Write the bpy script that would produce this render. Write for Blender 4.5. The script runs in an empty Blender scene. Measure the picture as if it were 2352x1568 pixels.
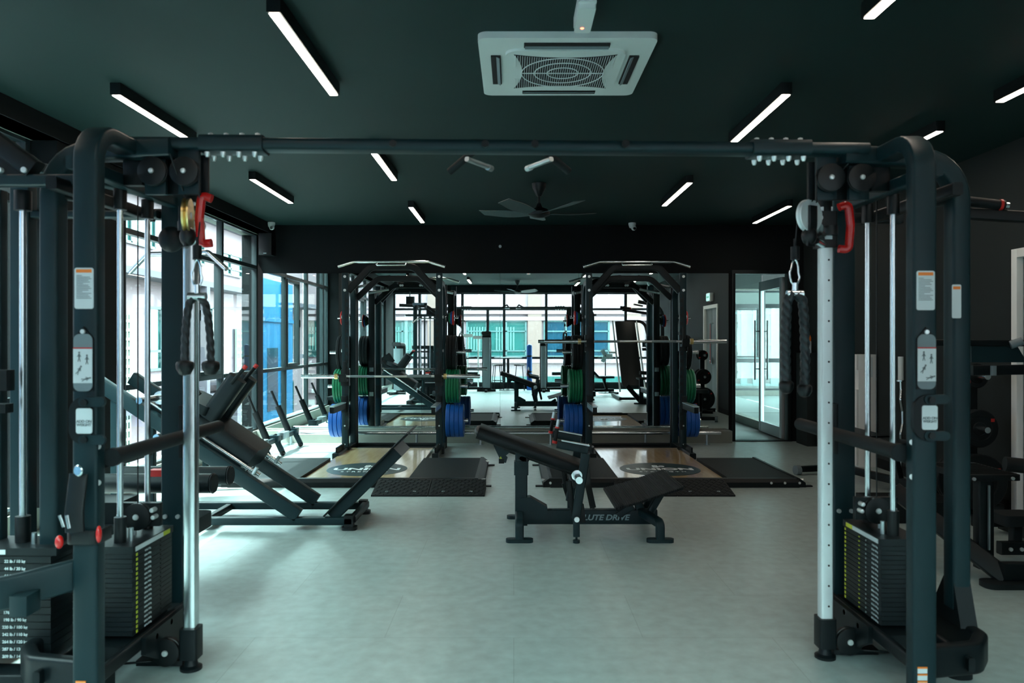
import bpy, bmesh, math, random
from mathutils import Vector as V, Matrix
random.seed(7)
PI = math.pi
F, CX, CY, H = 1780.0, 1180.0, 783.0, 1.40
SC = bpy.context.scene
COL = SC.collection

def P(x, y, d):
    """point at depth d (metres in front of the camera) that the photo shows at x, y"""
    return V(((x-CX)/F*d, d, H-(y-CY)/F*d))

# ------------------------------------------------------------------ materials
def mat(name, col, rough=.5, metal=0, spec=.5, noise=0, nscale=8, bump=0, bscale=60, emit=None, es=0, coat=0, alpha=None):
    m = bpy.data.materials.new(name); m.use_nodes = True
    nt = m.node_tree; b = nt.nodes['Principled BSDF']
    b.inputs['Base Color'].default_value = (*col, 1)
    b.inputs['Roughness'].default_value = rough
    b.inputs['Metallic'].default_value = metal
    b.inputs['Specular IOR Level'].default_value = spec
    if coat: b.inputs['Coat Weight'].default_value = coat; b.inputs['Coat Roughness'].default_value = .15
    if emit: b.inputs['Emission Color'].default_value = (*emit, 1); b.inputs['Emission Strength'].default_value = es
    tc = nt.nodes.new('ShaderNodeTexCoord')
    if noise:
        n = nt.nodes.new('ShaderNodeTexNoise'); n.inputs['Scale'].default_value = nscale; n.inputs['Detail'].default_value = 5
        r = nt.nodes.new('ShaderNodeMix'); r.data_type = 'RGBA'
        r.inputs[6].default_value = (*[c*(1-noise) for c in col], 1); r.inputs[7].default_value = (*[min(1, c*(1+noise)) for c in col], 1)
        nt.links.new(tc.outputs['Object'], n.inputs['Vector']); nt.links.new(n.outputs['Fac'], r.inputs[0])
        nt.links.new(r.outputs[2], b.inputs['Base Color'])
    if bump:
        n = nt.nodes.new('ShaderNodeTexNoise'); n.inputs['Scale'].default_value = bscale
        bp = nt.nodes.new('ShaderNodeBump'); bp.inputs['Strength'].default_value = bump; bp.inputs['Distance'].default_value = .002
        nt.links.new(tc.outputs['Object'], n.inputs['Vector']); nt.links.new(n.outputs['Fac'], bp.inputs['Height'])
        nt.links.new(bp.outputs['Normal'], b.inputs['Normal'])
    return m

M = dict(
 frame=mat('powder_coated_steel', (.0065, .023, .028), .40, 0, .25, .12, 5),
 frame2=mat('black_powder_coat', (.0028, .0065, .008), .42, 0, .25, .1, 5),
 black=mat('black_plastic', (.003, .006, .007), .38, 0, .35),
 rubber=mat('black_rubber', (.0045, .0085, .010), .62, 0, .25, .25, 30, .3, 150),
 pad=mat('black_vinyl_upholstery', (.003, .008, .010), .42, 0, .25, .1, 9, .2, 200),
 padgrey=mat('grey_vinyl_upholstery', (.16, .2, .2), .5, 0, .5, .1, 9, .2, 200),
 chrome=mat('brushed_chrome', (.72, .80, .82), .22, 1, .5, .06, 20),
 steel=mat('satin_steel', (.50, .58, .60), .35, 1, .5, .08, 20),
 alu=mat('lit_pale_aluminium', (.80, .88, .90), .35, .35, .5, .05, 9),  # base colour lightened to paint in glare from the windows
 bolt=mat('zinc_bolt', (.78, .84, .84), .3, .6),
 white=mat('white_plastic', (.72, .78, .77), .45, 0, .4, .03, 3),
 whitep=mat('white_paint', (.86, .88, .85), .5, 0, .4, .05, 3),
 label=mat('label_paper', (.62, .70, .72), .5),
 grey=mat('label_grey', (.16, .21, .23), .5),
 dgrey=mat('print_grey', (.10, .13, .14), .5),
 orange=mat('orange_print', (.85, .22, .03), .5),
 yellow=mat('yellow_print', (.55, .62, .04), .5),
 red=mat('red_plastic', (.62, .01, .008), .25, 0, .5, coat=.5),
 redr=mat('red_rubber', (.55, .02, .015), .5),
 green=mat('green_rubber', (.006, .17, .075), .45, 0, .4, .08, 12),
 blue=mat('blue_rubber', (.008, .10, .40), .45, 0, .4, .08, 12),
 brass=mat('brass', (.75, .58, .25), .3, 1),
 wallb=mat('black_wall_paint', (.0025, .0045, .0055), .75, 0, .2, .15, 2),
 wallr=mat('charcoal_wall_paint', (.014, .020, .020), .7, 0, .25, .12, 1.5),
 ceil=mat('dark_ceiling_paint', (.004, .025, .024), .65, 0, .3, .16, .7),
 mull=mat('dark_window_aluminium', (.014, .026, .030), .4, 0, .5, .1, 6),
 concrete=mat('painted_kerb', (.23, .25, .22), .6, 0, .4, .12, 6),
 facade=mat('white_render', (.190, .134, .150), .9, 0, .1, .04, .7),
 facade2=mat('shaded_grey_render', (.095, .082, .100), .9, 0, .1, .05, 1),  # grey copy of the render, shade painted into ledges and screen backs
 tealglass=mat('teal_facade_glass', (.012, .055, .053), .15, 0, .8, .25, 1.5),
 blueglass=mat('blue_facade_glass', (.004, .022, .040), .15, 0, .8, .3, 2),
 wrap=mat('blue_tarpaulin', (.001, .075, .17), .5, 0, .4, .25, 1.3),
 tealframe=mat('facade_window_frame', (.025, .06, .065), .5),
 terracotta=mat('pink_brown_brick', (.125, .076, .070), .85, 0, .2, .1, 6),
 lamp=mat('lamp_diffuser', (.9, .85, .8), .5, emit=(1, .86, .72), es=9),
 redled=mat('red_led', (.9, .1, .05), .4, emit=(1, .12, .06), es=2.5),
 exitg=mat('exit_sign_face', (.55, .8, .75), .4, emit=(.4, .9, .8), es=.35),
 exitt=mat('exit_sign_letter', (.02, .30, .18), .5),
 dark=mat('painted_hole_shade', (.003, .004, .005), .7),  # near-black colour stands in for shade inside slots and holes
 stackm=mat('weight_stack_plate', (.004, .009, .011), .45, 0, .3, .1, 10),
 blade=mat('fan_blade', (.05, .085, .09), .35),
 logo=mat('logo_disc_print', (.022, .045, .048), .35, 0, .5, .3, 30),
 logot=mat('logo_lettering', (.78, .85, .85), .4),
 drive=mat('beam_lettering', (.30, .42, .45), .4),
 clearfan=mat('fan_grille', (.45, .60, .60), .4),
 doorgrey=mat('grey_door_aluminium', (.34, .38, .39), .4, .3),
 rope=mat('braided_rope', (.010, .019, .023), .45),
 ptile=mat('corridor_tile', (.33, .37, .37), .3, 0, .5, .12, 3),
)

def floor_mat(name, c1, c2, tw, th, mortar, rough):
    m = bpy.data.materials.new(name); m.use_nodes = True
    nt = m.node_tree; b = nt.nodes['Principled BSDF']; L = nt.links
    tc = nt.nodes.new('ShaderNodeTexCoord')
    br = nt.nodes.new('ShaderNodeTexBrick')
    br.inputs['Color1'].default_value = (*c1, 1); br.inputs['Color2'].default_value = (*c2, 1)
    br.inputs['Mortar'].default_value = (*mortar, 1); br.inputs['Scale'].default_value = 1
    br.inputs['Mortar Size'].default_value = .0018; br.inputs['Mortar Smooth'].default_value = .3
    br.inputs['Brick Width'].default_value = tw; br.inputs['Row Height'].default_value = th
    n = nt.nodes.new('ShaderNodeTexNoise'); n.inputs['Scale'].default_value = 13.3; n.inputs['Detail'].default_value = 6
    n2 = nt.nodes.new('ShaderNodeTexNoise'); n2.inputs['Scale'].default_value = 2.2; n2.inputs['Detail'].default_value = 4
    mx = nt.nodes.new('ShaderNodeMix'); mx.data_type = 'RGBA'; mx.blend_type = 'MULTIPLY'; mx.inputs[0].default_value = 1
    cr = nt.nodes.new('ShaderNodeMapRange'); cr.inputs[1].default_value = 0; cr.inputs[2].default_value = 1
    cr.inputs[3].default_value = .62; cr.inputs[4].default_value = 1.34
    mpp = nt.nodes.new('ShaderNodeMapping'); mpp.inputs['Location'].default_value = (3.3, 5.7, .37); L.new(tc.outputs['Object'], mpp.inputs[0])
    L.new(tc.outputs['Object'], br.inputs['Vector']); L.new(mpp.outputs[0], n.inputs['Vector']); L.new(mpp.outputs[0], n2.inputs['Vector'])
    L.new(n.outputs['Fac'], cr.inputs[0]); L.new(br.outputs['Color'], mx.inputs[6]); L.new(cr.outputs[0], mx.inputs[7])
    L.new(mx.outputs[2], b.inputs['Base Color'])
    rr = nt.nodes.new('ShaderNodeMapRange'); rr.inputs[3].default_value = rough-.03; rr.inputs[4].default_value = rough+.10
    L.new(n2.outputs['Fac'], rr.inputs[0]); L.new(rr.outputs[0], b.inputs['Roughness'])
    bp = nt.nodes.new('ShaderNodeBump'); bp.inputs['Strength'].default_value = .10; bp.inputs['Distance'].default_value = .002
    L.new(n.outputs['Fac'], bp.inputs['Height']); L.new(bp.outputs['Normal'], b.inputs['Normal'])
    b.inputs['Specular IOR Level'].default_value = .6
    b.inputs['Coat Weight'].default_value = .9; b.inputs['Coat Roughness'].default_value = .38
    return m
M['floor'] = floor_mat('grey_vinyl_floor', (.355, .455, .44), (.39, .49, .475), 1.22, .61, (.24, .32, .31), .36)
M['tile'] = floor_mat('corridor_floor_tile', (.16, .175, .17), (.18, .195, .19), 1.2, .6, (.12, .13, .13), .36)

def wood_mat():
    m = bpy.data.materials.new('maple_deck'); m.use_nodes = True
    nt = m.node_tree; b = nt.nodes['Principled BSDF']; L = nt.links
    tc = nt.nodes.new('ShaderNodeTexCoord'); mp = nt.nodes.new('ShaderNodeMapping'); mp.inputs['Scale'].default_value = (9, 1.1, 9)
    n = nt.nodes.new('ShaderNodeTexNoise'); n.inputs['Scale'].default_value = 2.4; n.inputs['Detail'].default_value = 7
    r = nt.nodes.new('ShaderNodeValToRGB'); r.color_ramp.elements[0].color = (.42, .28, .12, 1); r.color_ramp.elements[1].color = (.62, .47, .26, 1)
    r.color_ramp.elements[0].position = .3; r.color_ramp.elements[1].position = .7
    L.new(tc.outputs['Object'], mp.inputs[0]); L.new(mp.outputs[0], n.inputs['Vector']); L.new(n.outputs['Fac'], r.inputs[0])
    L.new(r.outputs[0], b.inputs['Base Color']); b.inputs['Roughness'].default_value = .3; b.inputs['Coat Weight'].default_value = 1; b.inputs['Coat Roughness'].default_value = .09
    return m
M['wood'] = wood_mat()

def rib_mat():
    m = mat('ribbed_rubber', (.006, .012, .014), .5, 0, .25)
    nt = m.node_tree; b = nt.nodes['Principled BSDF']; tc = nt.nodes.new('ShaderNodeTexCoord')
    w = nt.nodes.new('ShaderNodeTexWave'); w.inputs['Scale'].default_value = 26; w.bands_direction = 'X'
    bp = nt.nodes.new('ShaderNodeBump'); bp.inputs['Strength'].default_value = 1; bp.inputs['Distance'].default_value = .006
    nt.links.new(tc.outputs['Object'], w.inputs['Vector']); nt.links.new(w.outputs['Fac'], bp.inputs['Height']); nt.links.new(bp.outputs['Normal'], b.inputs['Normal'])
    return m
M['rib'] = rib_mat()

def glass_mat(name, tint, refl=1.0):
    m = bpy.data.materials.new(name); m.use_nodes = True
    nt = m.node_tree; nt.nodes.clear()
    o = nt.nodes.new('ShaderNodeOutputMaterial'); mx = nt.nodes.new('ShaderNodeMixShader')
    t = nt.nodes.new('ShaderNodeBsdfTransparent'); t.inputs[0].default_value = (*tint, 1)
    g = nt.nodes.new('ShaderNodeBsdfGlossy'); g.inputs['Roughness'].default_value = 0
    fr = nt.nodes.new('ShaderNodeFresnel'); fr.inputs['IOR'].default_value = 1.5
    mu = nt.nodes.new('ShaderNodeMath'); mu.operation = 'MULTIPLY'; mu.inputs[1].default_value = refl
    ge = nt.nodes.new('ShaderNodeNewGeometry'); ma = nt.nodes.new('ShaderNodeMath'); ma.operation = 'MULTIPLY_ADD'
    ma.inputs[1].default_value = 1/1.5-1.5; ma.inputs[2].default_value = 1.5   # same index on both faces of a thin pane
    nt.links.new(ge.outputs['Backfacing'], ma.inputs[0]); nt.links.new(ma.outputs[0], fr.inputs['IOR'])
    nt.links.new(fr.outputs[0], mu.inputs[0]); nt.links.new(mu.outputs[0], mx.inputs[0])
    nt.links.new(t.outputs[0], mx.inputs[1]); nt.links.new(g.outputs[0], mx.inputs[2]); nt.links.new(mx.outputs[0], o.inputs[0])
    return m
M['glass'] = glass_mat('window_glass', (.86, .95, .94))
M['mirror'] = mat('silvered_mirror', (.80, .89, .88), .0, 1)

# ------------------------------------------------------------------ geometry
def rrect(w, h, r=.006, n=3):
    r = min(r, w/2.01, h/2.01); out = []
    for cx, cy, a0 in ((w/2-r, h/2-r, 0), (-w/2+r, h/2-r, PI/2), (-w/2+r, -h/2+r, PI), (w/2-r, -h/2+r, 1.5*PI)):
        for i in range(n+1):
            a = a0+PI/2*i/n; out.append((cx+r*math.cos(a), cy+r*math.sin(a)))
    return out
def circ(r, n=16): return [(r*math.cos(2*PI*i/n), r*math.sin(2*PI*i/n)) for i in range(n)]
def fillet(pts, r, n=7):
    pts = [V(p) for p in pts]
    if not r: return pts
    out = [pts[0]]
    for i in range(1, len(pts)-1):
        a, b, c = pts[i-1], pts[i], pts[i+1]
        u, w = (a-b).normalized(), (c-b).normalized()
        ang = u.angle(w); k = min(r/math.tan(ang/2), (a-b).length*.49, (c-b).length*.49); rr = k*math.tan(ang/2)
        cen = b+(u+w).normalized()*(rr/math.sin(ang/2)); s, e = b+u*k-cen, b+w*k-cen
        tot = s.angle(e); ax = s.cross(e)
        for j in range(n+1):
            out.append(cen+Matrix.Rotation(tot*j/n, 3, ax) @ s if ax.length > 1e-9 else b)
    out.append(pts[-1]); return out

class G:
    def __init__(s): s.b = bmesh.new()
    def sweep(s, pts, prof, nrm=(0, 1, 0), closed=False):
        pts = [V(p) for p in pts]; N = V(nrm); n = len(pts); rings = []
        for i, p in enumerate(pts):
            t0 = (p-pts[i-1]).normalized() if (i > 0 or closed) else None
            t1 = (pts[(i+1) % n]-p).normalized() if (i < n-1 or closed) else None
            t = (t0+t1).normalized() if (t0 and t1) else (t0 or t1)
            k = 1/max(.3, math.sqrt(max(.01, (1+t0.dot(t1))/2))) if (t0 and t1) else 1
            a = N-t*N.dot(t)
            if a.length < .05: a = V((1, 0, 0))-t*t.x if abs(t.x) < .9 else V((0, 0, 1))
            a.normalize(); c = t.cross(a)
            rings.append([s.b.verts.new(p+a*u+c*w*k) for u, w in prof])
        m = len(prof); R = n if closed else n-1
        for i in range(R):
            A, B = rings[i], rings[(i+1) % n]
            for j in range(m):
                s.b.faces.new((A[j], A[(j+1) % m], B[(j+1) % m], B[j]))
        if not closed:
            s.b.faces.new(rings[0][::-1]); s.b.faces.new(rings[-1])
        return s
    def bar(s, p, q, w, h, nrm=(0, 1, 0), r=.008): return s.sweep([p, q], rrect(w, h, r), nrm)
    def path(s, pts, w, h, rad=.1, nrm=(0, 1, 0), r=.012): return s.sweep(fillet(pts, rad), rrect(w, h, r), nrm)
    def tube(s, pts, r, rad=.03, n=12, closed=False, nrm=(0.13, .21, .97)):
        return s.sweep(fillet(pts, rad) if not closed else pts, circ(r, n), nrm, closed)
    def cyl(s, p, q, r, r2=None, n=20):
        p, q = V(p), V(q); t = (q-p).normalized(); a = V((0, 0, 1)) if abs(t.z) < .9 else V((1, 0, 0))
        a = (a-t*a.dot(t)).normalized(); c = t.cross(a); r2 = r if r2 is None else r2
        A = [s.b.verts.new(p+(a*u+c*w)*r) for u, w in circ(1, n)]; B = [s.b.verts.new(q+(a*u+c*w)*r2) for u, w in circ(1, n)]
        for j in range(n): s.b.faces.new((A[j], A[(j+1) % n], B[(j+1) % n], B[j]))
        s.b.faces.new(A[::-1]); s.b.faces.new(B); return s
    def lathe(s, prof, o=(0, 0, 0), ax=(0, 0, 1), n=28):
        o, t = V(o), V(ax).normalized(); a = V((0, 0, 1)) if abs(t.z) < .9 else V((1, 0, 0))
        a = (a-t*a.dot(t)).normalized(); c = t.cross(a); rings = []
        for r, h in prof: rings.append([s.b.verts.new(o+t*h+(a*u+c*w)*max(r, 1e-4)) for u, w in circ(1, n)])
        for A, B in zip(rings, rings[1:]):
            for j in range(n): s.b.faces.new((A[j], A[(j+1) % n], B[(j+1) % n], B[j]))
        s.b.faces.new(rings[0][::-1]); s.b.faces.new(rings[-1]); return s
    def box(s, x0, x1, y0, y1, z0, z1, r=.003):
        w, d = x1-x0, y1-y0
        if min(w, d, z1-z0) < .012 or r == 0: pr = [(w/2, d/2), (-w/2, d/2), (-w/2, -d/2), (w/2, -d/2)]
        else: pr = rrect(w, d, r, 2)
        cx, cy = (x0+x1)/2, (y0+y1)/2
        return s.sweep([(cx, cy, z0), (cx, cy, z1)], pr, (1, 0, 0))
    def slab(s, c, sx, sy, sz, rot, r=.004):
        """box of size sx sy sz about c turned by matrix rot"""
        c = V(c); nx, nz = rot @ V((1, 0, 0)), rot @ V((0, 0, 1))
        return s.sweep([c-nz*sz/2, c+nz*sz/2], rrect(sx, sy, r, 3), nx)
    def prism(s, poly, off, ax):
        """polygon of 3D points pushed along ax*off"""
        A = [s.b.verts.new(V(p)) for p in poly]; B = [s.b.verts.new(V(p)+V(ax)*off) for p in poly]; n = len(A)
        s.b.faces.new(A[::-1]); s.b.faces.new(B)
        for j in range(n): s.b.faces.new((A[j], A[(j+1) % n], B[(j+1) % n], B[j]))
        return s
    def ball(s, c, r, sq=(1, 1, 1)):
        m = Matrix.Translation(V(c)) @ Matrix.Diagonal((r*sq[0], r*sq[1], r*sq[2], 1))
        bmesh.ops.create_uvsphere(s.b, u_segments=16, v_segments=10, radius=1, matrix=m); return s
    def mesh(s, name, m, inv=None):
        bmesh.ops.recalc_face_normals(s.b, faces=s.b.faces[:])
        for f in s.b.faces: f.smooth = True
        for e in s.b.edges:
            if len(e.link_faces) == 2 and e.calc_face_angle(0) > .6: e.smooth = False
        if inv is not None: bmesh.ops.transform(s.b, matrix=inv, verts=s.b.verts[:])
        me = bpy.data.meshes.new(name); s.b.to_mesh(me); s.b.free()
        me.materials.append(M[m] if isinstance(m, str) else m); return me

INV = {}
def link(o, parent=None):
    COL.objects.link(o)
    if parent: o.parent = parent; INV[o.name] = INV.get(parent.name)
    return o
def thing(name, label, cat, loc=(0, 0, 0), rotz=0, group=None, local=False):
    o = bpy.data.objects.new(name, None); COL.objects.link(o); o.empty_display_size = .1
    o.location = loc; o.rotation_euler = (0, 0, rotz); o['label'] = label; o['category'] = cat
    if group: o['group'] = group
    INV[o.name] = None if local else (Matrix.Translation(V(loc)) @ Matrix.Rotation(rotz, 4, 'Z')).inverted()
    return o
def part(name, g, m, parent, label=None, stuff=False):
    o = bpy.data.objects.new(name, g.mesh(name, m, INV.get(parent.name))); link(o, parent)
    if label: o['label'] = label
    if stuff: o['kind'] = 'stuff'
    return o
def solo(name, g, m, label, cat, group=None, loc=None):
    """one-mesh thing; vertices in world space unless loc is given"""
    if loc is None:
        vs = [v.co for v in g.b.verts]; c = V(((min(v.x for v in vs)+max(v.x for v in vs))/2, (min(v.y for v in vs)+max(v.y for v in vs))/2, min(v.z for v in vs)))
        me = g.mesh(name, m, Matrix.Translation(-c)); loc = c
    else: me = g.mesh(name, m)
    o = bpy.data.objects.new(name, me); COL.objects.link(o); o.location = loc
    o['label'] = label; o['category'] = cat
    if group: o['group'] = group
    return o
def struct(name, g, m, parent=None):
    o = bpy.data.objects.new(name, g.mesh(name, m)); COL.objects.link(o)
    if parent: o.parent = parent
    else: o['kind'] = 'structure'
    return o
def dup(o, loc=None, label=None, parent=None):
    c = o.copy(); COL.objects.link(c)
    if parent: c.parent = parent
    if loc is not None: c.location = loc
    if label: c['label'] = label
    for ch in list(o.children): dup(ch, parent=c)
    return c
def text(s, size, loc, rx, rz, m, parent, name='lettering', align='CENTER', ls=1.0, bold=0, sx=1, sh=0):
    cu = bpy.data.curves.new(name, 'FONT'); cu.body = s; cu.size = size; cu.align_x = align; cu.align_y = 'CENTER'
    cu.extrude = .0006; cu.offset = bold; cu.shear = sh; cu.space_line = ls
    tmp = bpy.data.objects.new(name, cu); COL.objects.link(tmp); bpy.context.view_layer.update()
    me = bpy.data.meshes.new_from_object(tmp.evaluated_get(bpy.context.evaluated_depsgraph_get()))
    bpy.data.objects.remove(tmp); bpy.data.curves.remove(cu)
    me.materials.clear(); me.materials.append(M[m])
    o = bpy.data.objects.new(name, me); COL.objects.link(o); o.parent = parent
    mt = Matrix.Translation(V(loc)) @ Matrix.Rotation(rz, 4, 'Z') @ Matrix.Rotation(rx, 4, 'X') @ Matrix.Diagonal((sx, 1, 1, 1))
    inv = INV.get(parent.name); o.matrix_local = (inv @ mt) if inv is not None else mt
    return o

# ------------------------------------------------------------------ camera, world, sun
cam = bpy.data.cameras.new('camera'); co = bpy.data.objects.new('camera', cam); COL.objects.link(co)
co.location = (0, 0, H); co.rotation_euler = (PI/2, 0, 0)
cam.sensor_width = 36; cam.lens = F/2352*36; cam.shift_x = (1176-CX)/2352; cam.shift_y = (CY-784)/2352
cam.clip_start = .05; cam.dof.use_dof = True; cam.dof.focus_distance = 8.2; cam.dof.aperture_fstop = 3.2
SC.camera = co
SC.view_settings.view_transform = 'Standard'; SC.view_settings.look = 'None'; SC.view_settings.gamma = 1
SC.view_settings.use_curve_mapping = False; SC.view_settings.exposure = 1.82
w = bpy.data.worlds.new('sky'); SC.world = w; w.use_nodes = True
bg = w.node_tree.nodes['Background']; bg.inputs[0].default_value = (.76, .98, .99, 1); bg.inputs[1].default_value = 8.6
sun = bpy.data.lights.new('sun', 'SUN'); sun.energy = 8; sun.angle = .012; sun.color = (1, .96, .92)
so = bpy.data.objects.new('sun', sun); COL.objects.link(so)
so.rotation_euler = V((1, .22, -1.75)).to_track_quat('-Z', 'Y').to_euler(); so.location = (-6, 5, 9)
def portal(loc, rot, w_, h_):
    """window opening marked as a sky portal (gives no light of its own, guides the sampling of the sky)"""
    l = bpy.data.lights.new('sky_portal', 'AREA'); l.shape = 'RECTANGLE'; l.size = w_; l.size_y = h_; l.cycles.is_portal = True
    o = bpy.data.objects.new('sky_portal', l); COL.objects.link(o); o.location = loc; o.rotation_euler = rot
portal((-3.72, 8.75, 1.52), (0, -PI/2, 0), 2.72, 4.1)
portal((-3.72, 3.0, 1.52), (0, -PI/2, 0), 2.72, 5.4)
portal((.25, -1.16, 1.48), (PI/2, 0, 0), 7.6, 2.66)
portal((7, 20.2, 1.4), (-PI/2, 0, 0), 9.5, 2.6)
cy = SC.cycles
cy.use_denoising = True; cy.max_bounces = 10; cy.diffuse_bounces = 4; cy.glossy_bounces = 6; cy.transparent_max_bounces = 24
cy.caustics_reflective = False; cy.caustics_refractive = False; cy.sample_clamp_indirect = 8
try: cy.denoiser = 'OPENIMAGEDENOISE'
except Exception: pass

# ------------------------------------------------------------------ room shell
XL, XR, YB, YR, ZC = -3.55, 4.05, 10.83, -.95, 3.02
g = G(); g.box(XL-.25, XR+.2, YR-.2, YB, -.2, 0, 0); struct('floor', g, 'floor')
g = G(); g.box(2.2, 13, YB, 20.2, -.2, -.002, 0); struct('floor', g, 'tile')
g = G(); g.box(XL-.3, XR+.25, YR-.3, YB+.2, ZC, ZC+.2, 0); struct('ceiling', g, 'ceil')
g = G(); g.box(2.2, 13, YB+.2, 20.4, ZC, ZC+.2, 0); struct('ceiling', g, 'ceil')
DX0, DX1, DZ = 3.04, 3.88, 2.34
g = G(); g.box(XL-.25, XR+.2, YB, YB+.2, DZ+.03, ZC, 0); g.box(XL-.25, DX0, YB, YB+.2, 0, DZ+.03, 0); g.box(DX1, XR+.2, YB, YB+.2, 0, DZ+.03, 0)
struct('wall_back', g, 'wallb')
g = G(); g.box(XR, XR+.2, YR, 5.15, 0, ZC, 0); g.box(XR, XR+.2, 6.28, YB, 0, ZC, 0); g.box(XR, XR+.2, 5.15, 6.28, 2.14, ZC, 0)
struct('wall_right', g, 'wallr')
g = G(); g.box(XL-.25, XL+.02, YR-.2, YB, 0, .17, 0); g.box(XL-.25, XL+.20, YR-.2, YB, 2.88, ZC, 0)
struct('wall_left', g, 'concrete')
g = G(); g.box(XL-.25, XL+.18, 5.72, 6.72, .17, 2.88, 0); g.box(XL-.25, XL+.04, YR-.2, .35, .17, 2.88, 0)
struct('wall_left', g, 'wallb')
g = G(); g.box(XL, XL+.21, YR, YB, 2.88, ZC-.002, 0); struct('trim_1', g, 'wallb')
g = G(); g.box(XL, XR, YR-.2, YR, 0, .17, 0); g.box(XL, XR, YR-.2, YR+.12, 2.80, ZC, 0); struct('wall_rear', g, 'wallb')
g = G(); g.box(XL+.02, DX0-.04, 10.63, YB, 0, .165, .006); struct('trim_2', g, 'concrete')
g = G(); g.box(XR-.015, XR, 6.34, YB, 0, .1, 0); g.box(XR-.015, XR, YR, 5.08, 0, .1, 0); struct('baseboard_right', g, 'wallb')

# windows: framed panes in left and rear walls
WN = [0]
def window(axis, fixed, edges, zs, fw=.03, casement=()):
    """edges: mullion positions along the wall; zs: sill, transoms, head"""
    WN[0] += 1
    root = bpy.data.objects.new('window_%d' % WN[0], None); COL.objects.link(root); root['kind'] = 'structure'
    g = G(); gl = []
    def bx(g, a0, a1, z0, z1, t0=-.035, t1=.035):
        if axis == 'x': g.box(fixed+t0, fixed+t1, a0, a1, z0, z1, .002)
        else: g.box(a0, a1, fixed+t0, fixed+t1, z0, z1, .002)
    for e in edges: bx(g, e-fw, e+fw, zs[0], zs[-1])
    for i, z in enumerate(zs):
        for a, b in zip(edges, edges[1:]): bx(g, a+fw, b-fw, max(zs[0], z-fw*.83), min(zs[-1], z+fw*.83))
    for (a, b, z0, z1) in casement:
        for q in ((a, a+.045, z0, z1), (b-.045, b, z0, z1), (a+.045, b-.045, z0, z0+.045), (a+.045, b-.045, z1-.045, z1)): bx(g, *q, -.045, .045)
    struct('window_frame', g, 'mull', root)
    for a, b in zip(edges, edges[1:]):
        for z0, z1 in zip(zs, zs[1:]):
            q = G(); bx(q, a+.03, b-.03, z0+.025, z1-.025, -.004, .004); struct('pane', q, 'glass', root)
    for (a, b, z0, z1) in casement:
        q = G(); m_ = a+.022
        if axis == 'x': q.bar((fixed+.05, m_, (z0+z1)/2-.06), (fixed+.05, m_, (z0+z1)/2+.06), .02, .02)
        struct('window_handle', q, 'black', root)
    return root
window('x', XL-.05, [6.75, 7.1, 8.22, 9.5, YB-.06], [.17, .97, 2.42, 2.88], casement=[(8.75, 9.46, 1.0, 2.38)])
window('x', XL-.05, [.38, 1.6, 2.9, 4.3, 5.69], [.17, .97, 2.42, 2.88], casement=[(3.2, 4.25, 1.0, 2.38)])
window('y', YR-.08, [-3.5, -2.75, -1.5, -.28, .95, 2.15, 3.27, 4.0], [.17, .91, 2.33, 2.80], fw=.038)
g = G(); g.box(-.80, -.72, YR-.11, YR-.045, .93, 2.31); struct('trim_3', g, 'mull')

# mirror panels on the back wall
ed = [-3.50, -2.38, -1.284, -.189, .906, 2.0, 3.0]
side = ['leftmost, beside the windows', 'second from the windows', 'third from the windows, in the gap left of centre', 'fourth from the windows, behind the hip thrust bench', 'fifth from the windows, behind the right squat rack', 'rightmost, beside the glass door']
for i, (a, b) in enumerate(zip(ed, ed[1:])):
    g = G(); g.box(a+.0015, b-.0015, YB-.012, YB, .17, DZ+.005, 0)
    o = solo('wall_mirror', g, 'mirror', 'tall frameless wall mirror panel, '+side[i], 'mirror', 'mirror panels along the back wall')

# glass door and corridor behind
r = bpy.data.objects.new('door_1', None); COL.objects.link(r); r['kind'] = 'structure'
g = G(); g.box(DX0, DX0+.05, YB-.03, YB+.1, 0, DZ, .002); g.box(DX1-.06, DX1, YB-.03, YB+.1, 0, DZ, .002); g.box(DX0, DX1, YB-.03, YB+.1, DZ, DZ+.05, .002); g.box(DX0, DX1, YB-.02, YB+.1, 0, .012, 0)
struct('door_frame', g, 'frame2', r)
r = bpy.data.objects.new('door_2', None); COL.objects.link(r); r['kind'] = 'structure'
x0, x1, y0, y1 = 3.80, 3.85, 11.0, 12.02
g = G(); g.box(x0, x1, y0, y0+.09, .015, 2.31); g.box(x0, x1, y1-.09, y1, .015, 2.31); g.box(x0, x1, y0+.09, y1-.09, 2.17, 2.31); g.box(x0, x1, y0+.09, y1-.09, .015, .17)
struct('door_frame', g, 'doorgrey', r)
g = G(); g.box(x0+.02, x0+.03, y0+.09, y1-.09, .17, 2.17, 0); struct('pane', g, 'glass', r)
g = G()
for sx in (x0-.07, x1+.07):
    g.cyl((sx, y1-.045, .80), (sx, y1-.045, 1.72), .014)
for z in (.97, 1.55): g.cyl((x0-.07, y1-.045, z), (x1+.07, y1-.045, z), .009)
struct('door_handle', g, 'black', r)
g = G(); g.box(3.88, 4.0, 11.05, 15.2, 0, .13); g.box(3.9, 13, 15.1, 15.2, 0, .002); struct('trim_4', g, 'concrete')
g = G(); g.box(2.2, 13, 19.9, 20.1, 0, .13, 0); g.box(2.2, 13, 19.9, 20.1, 2.72, ZC, 0); struct('wall_far', g, 'concrete')
g = G(); g.box(2.0, 2.2, YB+.2, 20.1, 0, ZC, 0); struct('wall_far', g, 'wallr')
g = G(); g.box(3.9, 3.92, 12.2, 15.2, .13, 2.6, 0); struct('window_11', g, 'glass')
g = G(); g.box(2.2, 13, YB+.25, 20, 2.74, 2.76, 0); struct('ceiling', g, 'wallr')
WN[0] = 20
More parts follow.
